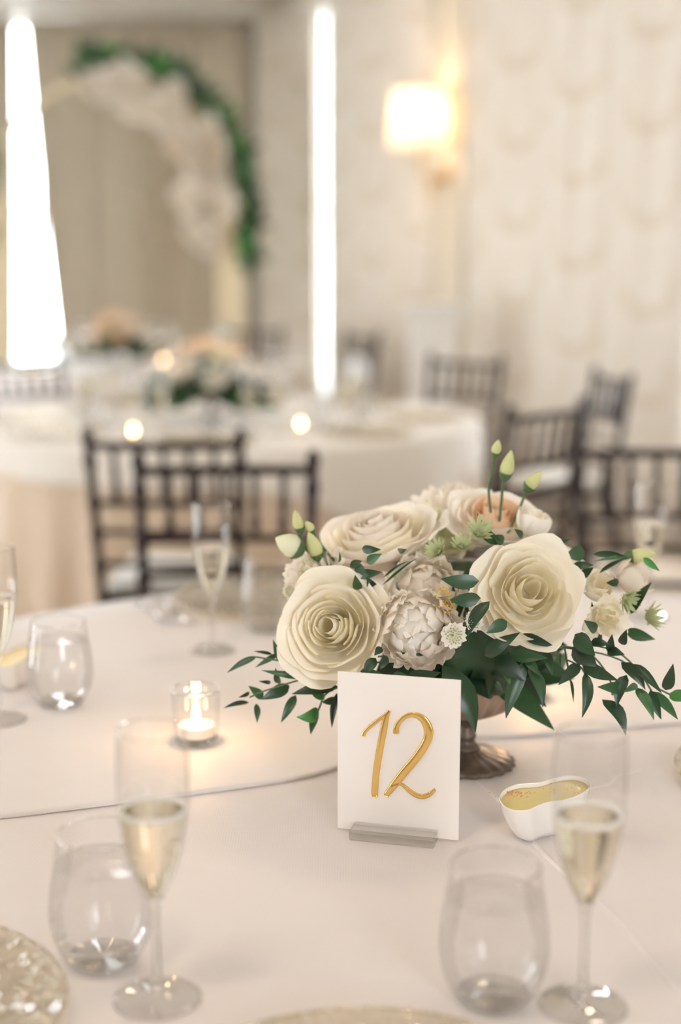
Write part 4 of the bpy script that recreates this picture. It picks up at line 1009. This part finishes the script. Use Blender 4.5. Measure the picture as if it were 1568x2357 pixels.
def chair(bx, by, fx, fy, label):
    """(bx, by): middle of the top rail; (fx, fy): point the sitter faces"""
    d = Vector((fx - bx, fy - by, 0)).normalized(); ang = math.atan2(d.y, d.x) - math.pi / 2
    p = Vector((bx, by, 0)) + d * 0.26
    return put(chair0, p.x, p.y, label, 'dark ballroom chairs', ang, 0.0)
chair(-0.465, 3.71, -0.40, 5.5, 'dark wooden chair at left, backing the second table, leftmost of the overlapping pair')
chair(-0.265, 3.26, -0.20, 1.65, 'dark wooden chair behind the far flute, right one of the overlapping pair')
chair(0.655, 4.47, -0.45, 5.5, 'dark wooden chair seen at an angle above the peach rose')
chair(0.80, 3.55, 0.72, 1.65, 'dark wooden chair at the right edge behind a flute')
chair(0.59, 6.71, -0.45, 5.5, 'blurred dark chair between the white pedestal and the damask drape')
chair(1.10, 5.75, 0.2, 5.60, 'dark chair seen edge-on against the damask drape')
chair(-1.50, 6.75, -0.45, 5.5, 'blurred dark chair at the left picture edge by the second table')
chair(-0.58, 9.70, -1.15, 8.3, 'far blurred chair below the foot of the arch')
chair(0.14, 9.02, -1.15, 8.3, 'far blurred chair right of the narrow bright gap')

# ------------------------------------------------------------------ floral arch, pedestal
def arch():
    C0 = Vector((-1.56, 9.95, 1.77)); Ra = 0.80
    t = thing('wedding_arch', 'tall cream arch with white flowers and greenery before the drape', 'arch', (C0.x, C0.y, 0))
    n = 40; mk('hoop', *tube([(Ra * math.cos(math.pi * k / n), 0, C0.z + Ra * math.sin(math.pi * k / n)) for k in range(n + 1)], 0.022, 10), 'arch', t)
    for s in (-1, 1):
        mk('leg', *box(s * Ra - 0.085, s * Ra + 0.085, -0.03, 0.03, 0.0, C0.z + 0.03, 0.006), 'arch', t, smooth=False)
        mk('foot', *box(s * Ra - 0.14, s * Ra + 0.14, -0.16, 0.16, 0.0, 0.03, 0.006), 'arch', t, smooth=False)
    rnd = random.Random(9)
    def P(a, dr, dy): 
        if a < 0: return Vector((C0.x + Ra + dr, C0.y + dy, C0.z + a * Ra))
        return Vector((C0.x + (Ra + dr) * math.cos(a), C0.y + dy, C0.z + (Ra + dr) * math.sin(a)))
    for k in range(44):
        u = k / 43; a = R_(-22) + R_(120) * u; w = 0.10 + 0.06 * math.sin(math.pi * (1 - u) ** 0.8)
        dr = rnd.uniform(-0.30 + 0.12 * u, 0.02) * (1 if u < 0.85 else 0.6); m = rnd.choice(['petal_white', 'petal_white', 'petal_white', 'petal_blush'])
        bloom(t, 'flower', 'white rose' if m == 'petal_white' else 'blush rose', P(a, dr, rnd.uniform(-0.20, -0.06)) , rnd.uniform(0.075, 0.115), (rnd.uniform(-0.5, 0.2), -1, rnd.uniform(-0.2, 0.5)), 'rose', 12, (m, m, m), 300 + k, 0.15, 1, sub=False)
    def foliage(a0, a1, cnt, r0, r1, sgn=1):
        for k in range(cnt):
            a = a0 + (a1 - a0) * rnd.random(); p = P(a, rnd.uniform(r0, r0 + 0.08), rnd.uniform(-0.08, 0.05)); th = a + rnd.uniform(-1.3, 1.3)
            q = p + Vector((math.cos(th), rnd.uniform(-0.5, 0.3), math.sin(th))) * rnd.uniform(0.10, 0.22)
            if sgn < 0: p.x = 2 * C0.x - p.x; q.x = 2 * C0.x - q.x
            leaf(t, p, q, rnd.uniform(0.05, 0.085), rnd.choice([D_, D_, M_, M_, G_]), rnd.randrange(6), rnd.uniform(-0.8, 0.8))
    foliage(R_(-26), R_(100), 230, 0.03, 0.2)
    foliage(R_(-15), R_(22), 40, -0.03, 0.2, -1); foliage(R_(-18), R_(20), 30, 0.0, 0.2, -1)
arch()
pd = thing('pedestal', 'slim white pedestal standing by the drape behind a chair', 'pedestal', (0.50, 7.75, 0))
mk('plinth', *box(-0.16, 0.16, -0.16, 0.16, 0.0, 0.06, 0.006), 'frame', pd, smooth=False)
mk('shaft', *box(-0.125, 0.125, -0.125, 0.125, 0.06, 1.08, 0.006), 'frame', pd, smooth=False)
mk('top', *box(-0.15, 0.15, -0.15, 0.15, 1.08, 1.13, 0.006), 'frame', pd, smooth=False)
